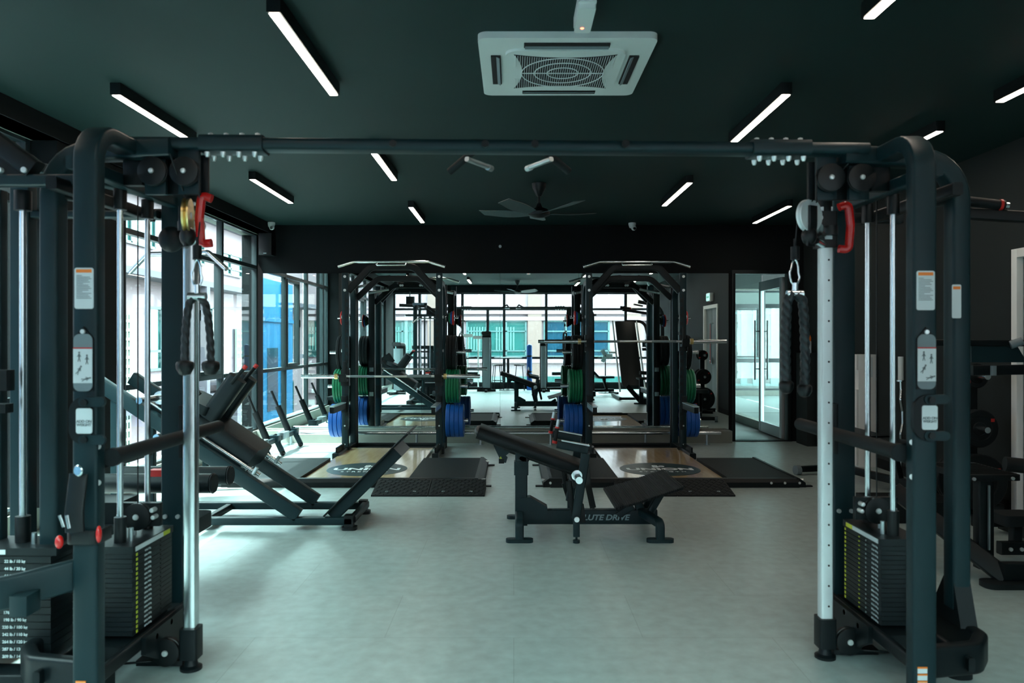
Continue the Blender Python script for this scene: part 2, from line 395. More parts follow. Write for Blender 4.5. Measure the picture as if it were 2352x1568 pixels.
window('y', 20.0, [2.4, 3.6, 5.15, 6.42, 7.6, 9], [.13, .9, 2.30, 2.70], fw=.065, casement=[(5.25, 6.32, .97, 2.24)])
# white service door in the right wall
r = bpy.data.objects.new('door_3', None); COL.objects.link(r); r['kind'] = 'structure'
g = G(); g.box(XR-.02, XR+.1, 5.15, 5.22, 0, 2.14); g.box(XR-.02, XR+.1, 6.21, 6.28, 0, 2.14); g.box(XR-.02, XR+.1, 5.22, 6.21, 2.07, 2.14)
struct('door_frame', g, 'whitep', r)
g = G(); g.box(XR+.03, XR+.08, 5.22, 5.69, .01, 2.07); g.box(XR+.03, XR+.08, 5.70, 6.21, .01, 2.07); struct('door_leaf', g, 'padgrey', r)
g = G(); g.box(XR+.0, XR+.03, 5.72, 5.76, .93, 1.07); g.cyl((XR-.03, 5.74, 1.0), (XR-.03, 5.86, 1.0), .01); g.cyl((XR-.03, 5.74, 1), (XR+.03, 5.74, 1), .008)
struct('door_handle', g, 'chrome', r)

# ------------------------------------------------------------------ outside
def bld(name, label, loc=(0, 0, 0)): return thing(name, label, 'building', loc)
t = bld('apartment_building', 'white rendered building with breeze-block screens outside the left windows', (-8.2, 14, -4))
g = G(); g.box(-9.4, -8.2, -8.5, 34, -4, 5.4, 0); part('wall', g, 'facade', t)
for (y0, y1, z0, z1) in ((15.0, 16.3, -1.6, 1.95), (22.6, 23.8, -1.6, 1.75)):
    g = G()
    n = int((y1-y0)/.13)
    for i in range(n+1): g.box(-8.12, -8.06, y0+i*.13-.028, y0+i*.13+.028, z0, z1, 0)
    k = int((z1-z0)/.19)
    for i in range(k+1): g.box(-8.13, -8.05, y0, y1, z0+i*.19-.03, z0+i*.19+.03, 0)
    s = part('breeze_block_screen', g, 'concrete', t)
    g = G(); g.box(-8.198, -8.14, y0, y1, z0, z1, 0); part('screen_shade_sheet', g, 'facade2', t)  # grey sheet stands in for shade in the screen openings
for (y0, y1, z0, z1) in ((17.3, 18.5, .75, 2.15), (20.4, 21.5, .9, 2.3), (15.4, 17.6, 3.5, 4.2), (18.6, 20.4, 3.4, 4.3), (21.4, 23.2, 3.3, 3.9), (11.0, 11.7, .3, 1.9), (-6.9, -6.2, .9, 2.2), (-7.0, -6.0, -1.6, -.1), (18.2, 19.6, -1.3, -.1)):
    g = G(); g.box(-8.24, -8.17, y0, y1, z0, z1, 0); f = part('window', g, 'tealglass', t)
    g = G()
    for q in (y0, (y0+y1)/2, y1): g.box(-8.16, -8.13, q-.03, q+.03, z0, z1, 0)
    for q in (z0, z0+(z1-z0)*.3, z1): g.box(-8.16, -8.13, y0, y1, q-.03, q+.03, 0)
    part('window_bars', g, 'tealframe', f)
g = G()
for z, x in ((2.75, -7.6), (-.1, -7.75), (4.55, -7.9)): g.box(-8.2, x, 12, 30, z, z+.14, 0)
g.box(-8.2, -7.6, 19.2, 19.4, -4, 2.75, 0); g.box(-8.2, -7.85, 24, 24.3, -4, 5.3, 0); g.box(-8.2, -7.9, 12.2, 12.5, -4, 2.7, 0); g.box(-8.2, -7.7, 21.6, 21.9, -4, .3, 0)
g.box(-8.2, -7.3, 20.2, 22.0, .25, .38, 0); g.box(-8.2, -7.3, -5.5, -3.2, .8, .95, 0); g.box(-8.2, -7.4, -8.3, -6, 2.6, 2.75, 0)
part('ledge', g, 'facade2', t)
t = thing('wrapped_building_corner', 'bright blue wrapped building corner reflected beside the left windows', 'building', (-7.0, -1.2, -4))
g = G(); g.box(-7.9, -6.95, -2.75, .25, -4, 3.15, .02); part('wrap', g, 'wrap', t)
g = G(); g.box(-6.97, -6.93, -1.15, -.2, -.6, 1.2, 0); part('window', g, 'blueglass', t)
g = G(); g.box(-8.1, -7.0, -2.2, .25, 3.15, 5.2, .02); part('upper_wall', g, 'facade', t)
g = G(); g.box(-6.96, -6.90, -1.6, -1.45, -4, 3.1, 0); g.box(-6.96, -6.9, -2.75, .25, 1.95, 2.05, 0); part('band', g, 'wrap', t)
t = bld('office_building', 'pale office building with teal curtained windows reflected behind the gym', (1, -8.6, -4))
g = G(); g.box(-8.15, 14, -9.6, -8.6, -4, 5.7, 0); part('wall', g, 'facade', t)
for (x0, x1, m_) in ((-1.82, .47, 'tealglass'), (1.2, 3.7, 'blueglass'), (-5.2, -3.9, 'tealglass'), (5.2, 7.5, 'blueglass'), (-8, -6.5, 'tealglass')):
    g = G(); g.box(x0, x1, -8.64, -8.57, .81, 2.17, 0); f = part('window', g, m_, t)
    g = G(); k = 3
    for i in range(k+1): q = x0+(x1-x0)*i/k; g.box(q-.035, q+.035, -8.57, -8.52, .81, 2.17, 0)
    for q in (.81, 1.02, 1.78, 2.17): g.box(x0, x1, -8.57, -8.52, q-.025, q+.025, 0)
    part('window_bars', g, 'tealframe', f)
    if m_ == 'tealglass':
        g = G()
        for i in range(int((x1-x0)/.11)):
            q = x0+.05+i*.11
            if (q-x0) % 1.1 < .75: g.cyl((q, -8.565, 1.05), (q, -8.565, 1.95), .035, n=8)
        part('curtain', g, mat('teal_curtain_%d' % int(x0*10+200), (.040, .100, .095), .8), f)
for (x0, x1) in ((.55, 1.08), (4.4, 4.95), (-3.35, -2.95)):
    g = G(); g.box(x0, x1, -8.6, -8.45, -4, 5.6, 0); part('pilaster', g, 'terracotta', t)
g = G()
for z in (.55, 2.45, 2.2, -.6): g.box(-8.1, 14, -8.6, -8.43, z, z+.14, 0)
part('ledge', g, 'facade', t)
g = G(); g.box(-2, 4.2, -8.6, -8.5, -.55, .02, 0); part('lower_window', g, 'tealglass', t)
t = bld('neighbouring_building', 'pale building with glazed curtain wall beyond the corridor windows', (7, 26, -4))
g = G(); g.box(0, 16, 26, 27, -4, 5.5, 0); part('wall', g, mat('mint_render', (.030, .030, .029), .8), t)
g = G()
for x in (5.9, 6.35, 7.6, 8.0, 8.6, 9.2, 9.5): g.box(x, x+.2, 25.9, 26, -.1, 2.6, 0)
for z in (-.1, 1.25, 2.3, 2.55): g.box(5, 12, 25.92, 26, z, z+.07, 0)
part('window_bars', g, 'tealframe', t)
g = G(); g.box(-14, 16, -16, 34, -4.2, -4, 0)
o = struct('ground_outside', g, 'concrete')

# ------------------------------------------------------------------ ceiling fittings
proto = None
def ceiling_light(x, y0, y1, label):
    t = thing('ceiling_light', label, 'ceiling light', (x, (y0+y1)/2, ZC), 0, 'black linear ceiling lights', local=True)
    L = (y1-y0)/2
    g = G(); g.box(-.034, .034, -L, L, -.075, 0, .003); part('housing', g, 'black', t)
    g = G(); g.box(-.024, .024, -L+.012, L-.012, -.079, -.07, 0); part('diffuser', g, 'lamp', t, 'glowing white diffuser')
LT = [(-2.5, 4.86, 6.03, 'black linear ceiling light above the left window side, just behind the cable tower'),
 (-2.5, 7.4, 8.7, 'black linear ceiling light by the left windows, farther from the camera'),
 (-2.5, 2.2, 3.4, 'black linear ceiling light overhead at the left, behind the view'),
 (-1.13, 3.64, 4.88, 'long nearest linear ceiling light left of the air conditioner'),
 (-1.15, 6.24, 7.46, 'linear ceiling light just below the crossbeam, left of the fan'),
 (-1.19, 8.95, 10.12, 'small-looking farthest linear ceiling light left of the fan'),
 (-1.15, .9, 2.1, 'linear ceiling light behind the view, left of the second fan'),
 (1.70, 2.5, 3.72, 'linear ceiling light cut by the top edge at the upper right'),
 (1.71, 4.85, 6.05, 'linear ceiling light above the crossbeam, right of the air conditioner'),
 (1.72, 7.56, 8.87, 'linear ceiling light above the right squat rack, right of the fan'),
 (1.72, .0, 1.2, 'linear ceiling light behind the view on the right'),
 (3.14, 3.8, 5.02, 'linear ceiling light cut by the right edge of the picture'),
 (3.14, 5.7, 6.9, 'linear ceiling light mostly hidden behind the right tower top'),
 (3.16, 8.87, 10.18, 'thin far linear ceiling light above the glass door'),
 (3.14, 1.1, 2.3, 'linear ceiling light near the right wall behind the view')]
for a in LT: ceiling_light(*a)

def aircon():
    cx, cy_, s, z = .285, 4.53, .475, ZC
    t = thing('ceiling_air_conditioner', 'white square cassette air conditioner set in the dark ceiling', 'air conditioner', (cx, cy_, ZC), 0, local=True)
    g = G(); g.sweep([(0, 0, -.035), (0, 0, -.03), (0, 0, 0)], rrect(.95, .95, .05, 6), (1, 0, 0))
    body = part('panel', g, 'white', t)
    g = G(); g.sweep([(0, 0, -.05), (0, 0, -.034)], rrect(.66, .66, .07, 6), (1, 0, 0)); part('inner_panel', g, 'white', t)
    for a in range(4):
        c, s_ = math.cos(a*PI/2), math.sin(a*PI/2); R = Matrix.Rotation(a*PI/2, 3, 'Z')
        g = G(); g.slab(R @ V((0, .385, -.038)), .46, .055, .012, R, .004); lv = part('air_outlet', g, 'dark', t, 'dark air slot')
        g = G(); g.slab(R @ V((0, .375, -.046)), .45, .024, .004, R @ Matrix.Rotation(.5, 3, 'X'), .001); part('louvre', g, 'grey', lv)
    # concave-sided grille; a flat dark sheet paints the shaded depth
    R_ = .285
    def lim(v): return R_-.05*(1-(v/R_)**2)
    poly = []
    N = 14
    for k in range(4):
        for i in range(N):
            v = -R_+2*R_*i/N; p = V((v, -lim(v)-.0, 0)); poly.append(Matrix.Rotation(k*PI/2, 3, 'Z') @ p)
    g = G(); g.prism([p+V((0, 0, -.0515)) for p in poly], .001, (0, 0, 1)); gr = part('grille', g, 'dark', t, 'dark intake behind fine white slats')
    g = G()
    n = 43
    for i in range(n):
        x = -R_+.01+(2*R_-.02)*i/(n-1); l = lim(x)*.985
        if abs(x) > lim(0): 
            l = lim(x)
            g.bar((x, -l+.004, -.055), (x, -.10, -.055), .003, .004); g.bar((x, .10, -.055), (x, l-.004, -.055), .003, .004)
        else: g.bar((x, -l, -.055), (x, l, -.055), .003, .004)
    g.bar((-lim(0), 0, -.056), (lim(0), 0, -.056), .005, .006)
    for r in (.09, .165, .24):
        pts = [V((r*math.cos(a*PI/20), r*math.sin(a*PI/20), -.056)) for a in range(40)]; g.tube(pts, .003, 0, 6, True)
    part('slats', g, 'white', gr)
aircon()
t = thing('emergency_light', 'small white ceiling box with a glowing red indicator above the air conditioner', 'emergency light', (.34, 3.7, ZC))
g = G(); g.box(.30, .385, 3.58, 3.90, 2.97, ZC, .012); part('housing', g, 'white', t)
g = G(); g.box(.302, .383, 3.60, 3.89, 2.945, 2.97, .012); part('lens', g, 'white', t)
g = G(); g.ball((.338, 3.83, 2.945), .009, (1, 1, .5)); part('indicator', g, 'redled', t, 'red indicator light')

def fan(x, y, label, rot):
    t = thing('ceiling_fan', label, 'ceiling fan', (x, y, ZC), rot, 'black five-blade ceiling fans', local=True)
    g = G(); g.lathe([(.03, 0), (.075, -.005), (.07, -.05), (.035, -.12), (.02, -.14)]); part('canopy', g, 'black', t)
    g = G(); g.cyl((0, 0, -.13), (0, 0, -.27), .012); part('downrod', g, 'black', t)
    g = G(); g.lathe([(.02, -.21), (.035, -.25), (.09, -.27), (.115, -.3), (.11, -.33), (.05, -.355), (.0, -.36)]); part('motor_housing', g, 'black', t)
    for k in range(5):
        a = k*2*PI/5; g = G()
        R = Matrix.Rotation(a, 3, 'Z'); n = 9; up, dn = [], []
        for i in range(n):
            u = i/(n-1); rr = .09+.53*u; wd = .045+.06*math.sin(PI*min(1, u*1.15)*.75); tw = .25-.1*u; z = -.305+.035*u*u
            for sgn, lst in ((1, up), (-1, dn)):
                lst.append(V((rr, sgn*wd*.8+.05*u, z+sgn*wd*tw)))
        vu = [g.b.verts.new(R @ p) for p in up]; vd = [g.b.verts.new(R @ p) for p in dn]
        vu2 = [g.b.verts.new(R @ (p+V((0, 0, -.006)))) for p in up]; vd2 = [g.b.verts.new(R @ (p+V((0, 0, -.006)))) for p in dn]
        for i in range(n-1):
            g.b.faces.new((vu[i], vu[i+1], vd[i+1], vd[i])); g.b.faces.new((vu2[i], vd2[i], vd2[i+1], vu2[i+1]))
            g.b.faces.new((vu[i], vu2[i], vu2[i+1], vu[i+1])); g.b.faces.new((vd[i], vd[i+1], vd2[i+1], vd2[i]))
        g.b.faces.new((vu[0], vd[0], vd2[0], vu2[0])); g.b.faces.new((vu[-1], vu2[-1], vd2[-1], vd[-1]))
        part('blade', g, 'blade', t)
fan(.26, 7.95, 'black five-blade ceiling fan hanging in front of the back wall', .25)
fan(.10, 1.0, 'black ceiling fan seen only in the mirror, above the round table', .6)

def cctv(x, y, z, label, dx=0):
    t = thing('security_camera', label, 'security camera', (x, y, z))
    g = G(); g.lathe([(.05, .0), (.052, -.02), (.04, -.06), (.03, -.07)], (x, y, z)); part('mount', g, 'white', t)
    g = G(); g.ball((x+dx, y-.01, z-.07), .036); part('dome', g, 'white', t)
    g = G(); g.cyl((x+dx, y-.03, z-.075), (x+dx*1.5, y-.05, z-.085), .018); part('lens', g, 'black', t, 'black lens')
cctv(-3.30, 10.55, ZC-.005, 'white dome security camera in the ceiling corner above the windows', .01)
cctv(1.62, 10.6, ZC-.005, 'white dome security camera above the right squat rack', .02)
cctv(3.7, .4, ZC-.005, 'white dome security camera near the right rear corner, seen in the mirror')
t = thing('wall_speaker', 'black loudspeaker box hung high in the corner by the windows', 'speaker', (-3.42, 10.7, 2.55))
g = G(); g.box(-3.50, -3.32, 10.62, YB, 2.58, 2.88, .01); part('cabinet', g, 'black', t)
g = G(); g.box(-3.43, -3.39, 10.612, 10.62, 2.60, 2.607, 0); part('badge', g, 'steel', t)
t = thing('wall_speaker', 'black loudspeaker hung at the rear window head, seen in the mirror', 'speaker', (-3.0, -.7, 2.4))
g = G(); g.box(-3.1, -2.86, -.8, -.62, 2.40, 2.68, .03); part('cabinet', g, 'black', t)
g = G(); g.cyl((-3, -.72, 2.66), (-3, -.80, 2.82), .015); part('bracket', g, 'steel', t)
g = G(); g.cyl((-.19, 10.80, 2.72), (-.19, YB, 2.72), .02); g.cyl((-.19, 10.78, 2.72), (-.19, 10.8, 2.72), .01)
solo('wall_hook', g, 'steel', 'tiny steel fixing on the black wall above the mirror', 'hook')
t = thing('exit_sign', 'glowing white and green exit sign above the white door, seen in the mirror', 'sign', (4.0, 5.8, 2.22))
g = G(); g.box(3.97, XR, 5.66, 5.94, 2.21, 2.38, .01); part('sign_box', g, 'white', t)
g = G(); g.box(3.962, 3.97, 5.675, 5.925, 2.225, 2.365, 0); part('sign_face', g, 'exitg', t)
text('KELUAR', .06, (3.961, 5.8, 2.295), PI/2, -PI/2, 'exitt', t, 'lettering', bold=.001, sx=.85)

# ------------------------------------------------------------------ squat racks, bars, plates
FY = 9.65
def rack(cx, side_):
    t = thing('squat_rack', f'black half squat rack with chrome pull-up bar, {side_}', 'squat rack', (cx, FY, 0), 0, 'black squat racks in front of the mirror', local=True)
    for s in (-1, 1):
        x = s*.585
        g = G(); g.box(x-.038, x+.038, -.04, .04, 0, 2.245, .004); u = part('upright', g, 'frame', t)
        # notched hook plate on the inner half of the front face
        g = G(); xi = x-s*.02
        pts = []
        z = .42; k = 0
        ins = -s*.018; n = 18
        g.box(min(x, x-s*.038)-.001, max(x, x-s*.038)+.001, -.0415, -.0395, .3, 1.98, 0)
        part('notch_plate', g, 'black', u)
        g = G(); g.box(min(x-s*.038, x-s*.046), max(x-s*.038, x-s*.046), -.04, -.005, .3, 2.0, 0)
        for i in range(17):
            z = .42+i*.094
            g.box(min(x-s*.038, x-s*.012), max(x-s*.038, x-s*.012), -.046, -.041, z, z+.05, 0)
        part('notch_teeth', g, 'frame', u)
        g = G()
        for z in (2.20, 2.03): g.cyl((x, -.05, z), (x, -.04, z), .017, n=12)
        for z in (.35, .12): g.cyl((x, -.046, z), (x, -.04, z), .010, n=10)
        for z in (1.7, 1.28): g.cyl((x+s*.038, 0, z), (x+s*.05, 0, z), .02, n=12)
        part('bolt', g, 'bolt', u)
        g = G(); g.path([(x, .04, 2.13), (x, .47, 2.13), (x, .47, .0)], .075, .07, .3, (1, 0, 0)); part('rear_tube', g, 'frame', t)
        g = G(); g.box(x-.045, x+.045, .52, .58, 0, 2.14, .006); rp = part('rear_upright', g, 'frame2', t)
        g = G()
        for z in (.62, .98): g.box(x-.03, x+.03, .58, .583, z-.03, z+.03, 0)
        part('sticker', g, 'label', rp, 'white sticker')
        g = G(); g.bar((x, -.55, .045), (x, .62, .045), .075, .07, (1, 0, 0)); g.slab((x, -.3, .09), .02, .4, .1, Matrix.Rotation(0, 3, 'Z')); 
        g.box(x-.06, x+.06, -.06, .06, .0, .09); part('base_foot', g, 'frame2', t)
        # plate pegs
        for z, L, r in ((1.70, .20, .012), (1.255, .30, .024), (.815, .325, .024), (.366, .33, .024)):
            g = G(); g.cyl((x+s*.035, .45, z), (x+s*L, .45, z), r); g.cyl((x+s*.035, .45, z), (x+s*.045, .45, z), r+.02)
            part('plate_peg', g, 'chrome', t, 'chrome plate peg')
        # spotter arm toward the room
        g = G(); g.bar((x, -.05, .60), (x, -.72, .60), .05, .07, (1, 0, 0), .004); g.box(x-.034, x+.034, -.09, .05, .52, .72); a = part('spotter_arm', g, 'frame2', t)
        g = G(); g.box(x-.03, x+.03, -.74, -.1, .636, .648, 0); g.box(x+s*.025, x+s*.031, -.74, -.1, .585, .63, 0) if s > 0 else g.box(x-.031, x-.025, -.74, -.1, .585, .63, 0)
        part('arm_liner', g, 'steel', a, 'pale metal liner')
        hz = .965-.02 if cx < 0 else 1.395-.02
        g = G(); g.box(x-.05, x+.05, -.05, .05, hz-.10, hz+.10, .004); g.box(x-.045, x+.045, -.17, -.04, hz-.045, hz-.012, .004); g.prism([(x-.045, -.17, hz-.045), (x-.045, -.19, hz+.05), (x-.045, -.17, hz+.05), (x-.045, -.155, hz-.012)], .09, (1, 0, 0))
        g.box(x-s*.0-.02, x+.02, -.06, -.045, hz+.05, hz+.2, .003); part('bar_hook', g, 'black', t)
    g = G(); g.path([(-.55, 0, 2.02), (-.27, 0, 2.325), (.27, 0, 2.325), (.55, 0, 2.02)], .06, .085, .14, (0, 1, 0)); part('front_arch', g, 'frame2', t)
    g = G(); g.path([(-.55, .52, 1.96), (-.27, .52, 2.22), (.27, .52, 2.22), (.55, .52, 1.96)], .05, .075, .14, (0, 1, 0)); ra = part('rear_arch', g, 'frame2', t)
    g = G()
    for x in (-.16, -.13, .13, .16): g.cyl((x, .55, 2.22), (x, .575, 2.22), .016, n=10)
    part('bolt', g, 'bolt', ra)
    g = G(); g.tube([(-.64, -.08, 2.325), (-.46, -.08, 2.378), (.46, -.08, 2.378), (.64, -.08, 2.325)], .015, .03)
    for a, b in (((-.66, 2.318), (-.49, 2.37)), ((.66, 2.318), (.49, 2.37))): g.cyl((a[0], -.08, a[1]), (b[0], -.08, b[1]), .019)
    g.cyl((-.42, -.08, 2.378), (-.2, -.08, 2.378), .019); g.cyl((.2, -.08, 2.378), (.42, -.08, 2.378), .019)
    part('pull_up_bar', g, 'chrome', t, 'chrome pull-up bar')
    g = G(); g.tube([(-.18, -.09, 2.36), (-.18, -.11, 2.335), (.18, -.11, 2.335), (.18, -.09, 2.36)], .011, .02); part('centre_grip', g, 'chrome', t, 'small chrome grip')
    for x in (-.12, .12):
        g = G(); g.bar((x, .52, 2.25), (x*1.6, .62, 2.25), .03, .03); part('arch_bracket', g, 'black', t)
    for s in (-1, 1):
        g = G(); g.cyl((s*.33, .58, 2.16), (s*.62, .62, 2.10), .018); part('rear_grip', g, 'steel', t)
    g = G(); g.bar((-.585, .60, .03), (.585, .60, .03), .05, .05); part('rear_crossmember', g, 'frame2', t)
    return t
rack(-1.51, 'on the left by the windows'); rack(1.52, 'on the right by the glass door')

def barbell(cx, y, z, L, label):
    t = thing('barbell', label, 'barbell', (cx, y, z), 0, 'steel barbells on the squat racks', local=True)
    g = G(); g.cyl((-L/2+.40, 0, 0), (L/2-.40, 0, 0), .014); part('shaft', g, 'steel', t)
    g = G(); g.cyl((-.5, 0, 0), (-.2, 0, 0), .0152); g.cyl((.2, 0, 0), (.5, 0, 0), .0152); part('knurling', g, 'grey', t)
    for s in (-1, 1):
        g = G(); g.cyl((s*(L/2-.415), 0, 0), (s*L/2, 0, 0), .025); part('sleeve', g, 'chrome', t)
        g = G()
        for k in range(3): q = L/2-.42-k*.014; g.cyl((s*q, 0, 0), (s*(q+.009), 0, 0), .036)
        part('collar', g, 'brass', t, 'brass collar rings')
barbell(-1.515, FY-.105, .965, 2.2, 'empty steel barbell racked at waist height on the left rack')
barbell(1.50, FY-.105, 1.395, 2.24, 'empty steel barbell racked at head height on the right rack')

def plate_mesh(R, T, m):
    g = G(); h = T/2
    g.lathe([(.026, -h), (.05, -h), (.055, -h*.6), (R*.62, -h*.6), (R*.66, -h), (R-.008, -h), (R, -h+.007), (R, h-.007), (R-.008, h), (R*.66, h), (R*.62, h*.6), (.055, h*.6), (.05, h), (.026, h)], (0, 0, 0), (1, 0, 0), 36)
    return g
PL = {}
def weight_plate(kind, R, T, m, loc, label, grp):
    if kind not in PL:
        o = bpy.data.objects.new('bumper_plate', plate_mesh(R, T, m).mesh('bumper_plate', m)); COL.objects.link(o)
        g = G(); h = T/2; g.lathe([(.0255, -h-.002), (.04, -h-.002), (.04, h+.002), (.0255, h+.002)], (0, 0, 0), (1, 0, 0), 24)
        r = part('hub_ring', g, 'chrome', o, 'steel hub ring')
        PL[kind] = o
        o.location = loc
    else: o = dup(PL[kind], loc)
    o['label'] = label; o['category'] = 'weight plate'; o['group'] = grp
    return o
names = ['innermost', 'second', 'third', 'fourth', 'fifth']
for cx, rk in ((-1.51, 'left rack'), (1.52, 'right rack')):
    for s, sd in ((-1, 'left'), (1, 'right')):
        x0 = cx+s*.635
        for nm, cnt, R, T, z, m in (('black', 3, .222, .042, 1.255, 'rubber'), ('green', 5, .222, .034, .815, 'green'), ('blue', 4, .215, .056, .366, 'blue')):
            for k in range(cnt):
                od = 'outermost' if k == cnt-1 else names[k]
                weight_plate(nm, R, T, m, (x0+s*(k*(T+.001)+T/2), FY+.45, z), f'{nm} bumper plate, {od} of those on the {sd} peg of the {rk}', f'{nm} plates on the {sd} side of the {rk}')
        x = x0
        for nm, R, T, m in (('black', .05, .03, 'rubber'), ('green', .07, .022, 'green'), ('blue', .085, .022, 'blue'), ('red', .095, .02, 'redr')):
            weight_plate('small'+nm, R, T, m, (x+s*T/2, FY+.45, 1.70), f'small {nm} change plate on the top {sd} peg of the {rk}', f'change plates on the {sd} side of the {rk}')
            x += s*(T+.002)

# ------------------------------------------------------------------ lifting platforms
def platform(cx, side_, rx0, rx1):
    t = thing('lifting_platform', f'low wooden lifting platform with round black logo, {side_}', 'lifting platform', (cx, 8.2, 0), 0, 'lifting platforms in front of the racks')
    g = G(); g.box(cx-.525, cx+.525, 7.47, 9.80, 0, .05, .002); part('wood_deck', g, 'wood', t, 'varnished maple deck')
    for s in (-1, 1):
        a, b = sorted((cx+s*.53, cx+s*1.17))
        g = G(); g.box(a, b, 7.50, 8.78, .0, .078, .004); part('rubber_mat', g, 'rubber', t)
        g = G(); o_ = cx+s*1.17
        g.prism([(o_, 7.42, 0), (o_+s*.09, 7.42, 0), (o_+s*.085, 7.42, .045), (o_+s*.03, 7.42, .085), (o_, 7.42, .085)], 1.38, (0, 1, 0))
        part('side_frame', g, 'frame2', t)
        g = G()
        for y in (7.44, 8.7): g.box(min(o_+s*.085, o_+s*.16), max(o_+s*.085, o_+s*.16), y, y+.05, 0, .012, 0)
        part('floor_tab', g, 'frame2', t)
        g = G()
        for y in (7.52, 8.68): g.cyl((o_+s*.06, y, .05), (o_+s*.10, y, .055), .013, n=10)
        for x in (o_-s*.25, o_-s*.12, o_+s*.02): g.cyl((x, 7.395, .045), (x, 7.405, .045), .012, n=10)
        part('bolt', g, 'bolt', t)
    g = G(); g.prism([(cx-1.19, 7.40, 0), (cx-1.19, 7.40, .05), (cx-1.19, 7.425, .082), (cx-1.19, 7.47, .085), (cx-1.19, 7.47, 0)], 2.38, (1, 0, 0)); part('front_frame', g, 'frame2', t)
    g = G(); g.box(cx-.5, cx+.5, 9.81, 10.5, 0, .012, 0); part('rear_mat', g, 'rubber', t)
    # logo disc and words
    g = G(); g.cyl((cx, 8.17, .050), (cx, 8.17, .052), .42, n=64); lg = part('logo_disc', g, 'logo', t, 'black round logo')
    text('UNION', .17, (cx, 8.16, .0525), 0, 0, 'logot', lg, bold=.006, sx=1.25)
    text('S T R E N G T H', .058, (cx, 8.0, .0525), 0, 0, 'logot', lg, bold=.001, sx=1.2)
    g = G()
    for k in range(3):
        a = k*2.1; c = V((cx+.045*math.cos(a), 8.33+.035*math.sin(a), .0528)); g.tube([c+V((.028*math.cos(q*PI/8), .028*math.sin(q*PI/8), 0)) for q in range(16)], .004, 0, 6, True)
    part('emblem', g, 'logot', lg)
    w_ = (rx1-rx0)/2
    for k in range(2):
        a, b = rx0+k*w_+.003, rx0+(k+1)*w_-.003
        g = G(); g.prism([(a, 6.98, 0), (a, 6.98, .012), (a, 7.38, .085), (a, 7.38, 0)], b-a, (1, 0, 0)); rp = part('ramp', g, 'rubber', t)
        g = G(); nx, ny = 14, 8
        for i in range(nx):
            for j in range(ny):
                x = a+.03+(b-a-.06)*i/(nx-1); y = 7.01+.34*j/(ny-1); z = .012+(y-6.98)/.4*.073
                d = .013 if (i+j) % 2 else -.013
                g.bar((x-.013, y-d, z-.002+(-d)*.18), (x+.013, y+d, z+.002+d*.18), .007, .008, (0, 0, 1), .001)
        part('tread', g, 'rubber', rp)
        g = G()
        for q in (.25, .75): g.box(a+(b-a)*q-.014, a+(b-a)*q+.014, 7.06, 7.075, .026, .034, 0)
        part('stud', g, 'steel', rp)
platform(-1.545, 'on the left near the windows', -1.29, -.26)
platform(1.54, 'on the right behind the hip thrust bench', .95, 2.0)

t = thing('floor_rail', 'low chrome rail on short legs running along the mirror base', 'rail', (-.2, 10.47, 0))
g = G(); g.cyl((-3.17, 10.47, .158), (2.80, 10.47, .158), .022); part('rail_tube', g, 'chrome', t)
for x in (-3.01, -1.31, -.45, .5, 1.78, 2.61):
    g = G(); g.cyl((x, 10.47, 0), (x, 10.47, .14), .016); g.cyl((x, 10.47, 0), (x, 10.47, .008), .04); part('leg', g, 'steel', t)

# ------------------------------------------------------------------ hip thrust bench
t = thing('hip_thrust_bench', 'dark steel hip thrust bench with sloped pad and ribbed footplate in the middle', 'exercise bench', (.5, 5.7, 0))
yb = 5.7
g = G(); g.bar((.02, yb, .113), (1.05, yb, .113), .075, .105, (0, 1, 0), .006); bm = part('main_beam', g, 'frame', t)
text('GLUTE DRIVE', .056, (.650, yb-.0385, .110), PI/2, 0, 'drive', bm, bold=.0014, sx=1.13, sh=.25)
g = G(); g.bar((.055, yb, .05), (.055, yb, .58), .07, .09, (0, 1, 0)); g.bar((.055, yb, .42), (.055, yb, .52), .085, .105, (0, 1, 0)); g.cyl((.055, yb-.036, .60), (.055, yb+.036, .60), .045); part('front_post', g, 'frame', t)
g = G(); g.cyl((.055, yb-.05, .60), (.055, yb-.036, .60), .018); part('pivot_bolt', g, 'bolt', t)
g = G(); g.prism([(.02, yb-.048, .16), (.02, yb-.048, .25), (.12, yb-.048, .26), (.245, yb-.048, .19), (.245, yb-.048, .10), (.02, yb-.048, .10)], .096, (0, 1, 0)); part('gusset', g, 'frame', t)
for s, y1 in ((-1, 5.40), (1, 6.12)):
    g = G(); g.path([(.04, yb, .13), (.04, y1, .13), (.04, y1, .0)], .06, .06, .03, (1, 0, 0)); g.sweep([(.04, y1, 0), (.04, y1, .025)], rrect(.19, .07, .034, 5), (1, 0, 0)); part('leg', g, 'frame', t)
    g = G(); g.path([(.93, yb, .15), (1.02, y1, .13), (1.02, y1, .0)], .06, .06, .03, (1, 0, .1)); g.sweep([(1.02, y1, 0), (1.02, y1, .025)], rrect(.19, .07, .034, 5), (1, 0, 0)); part('leg', g, 'frame', t)
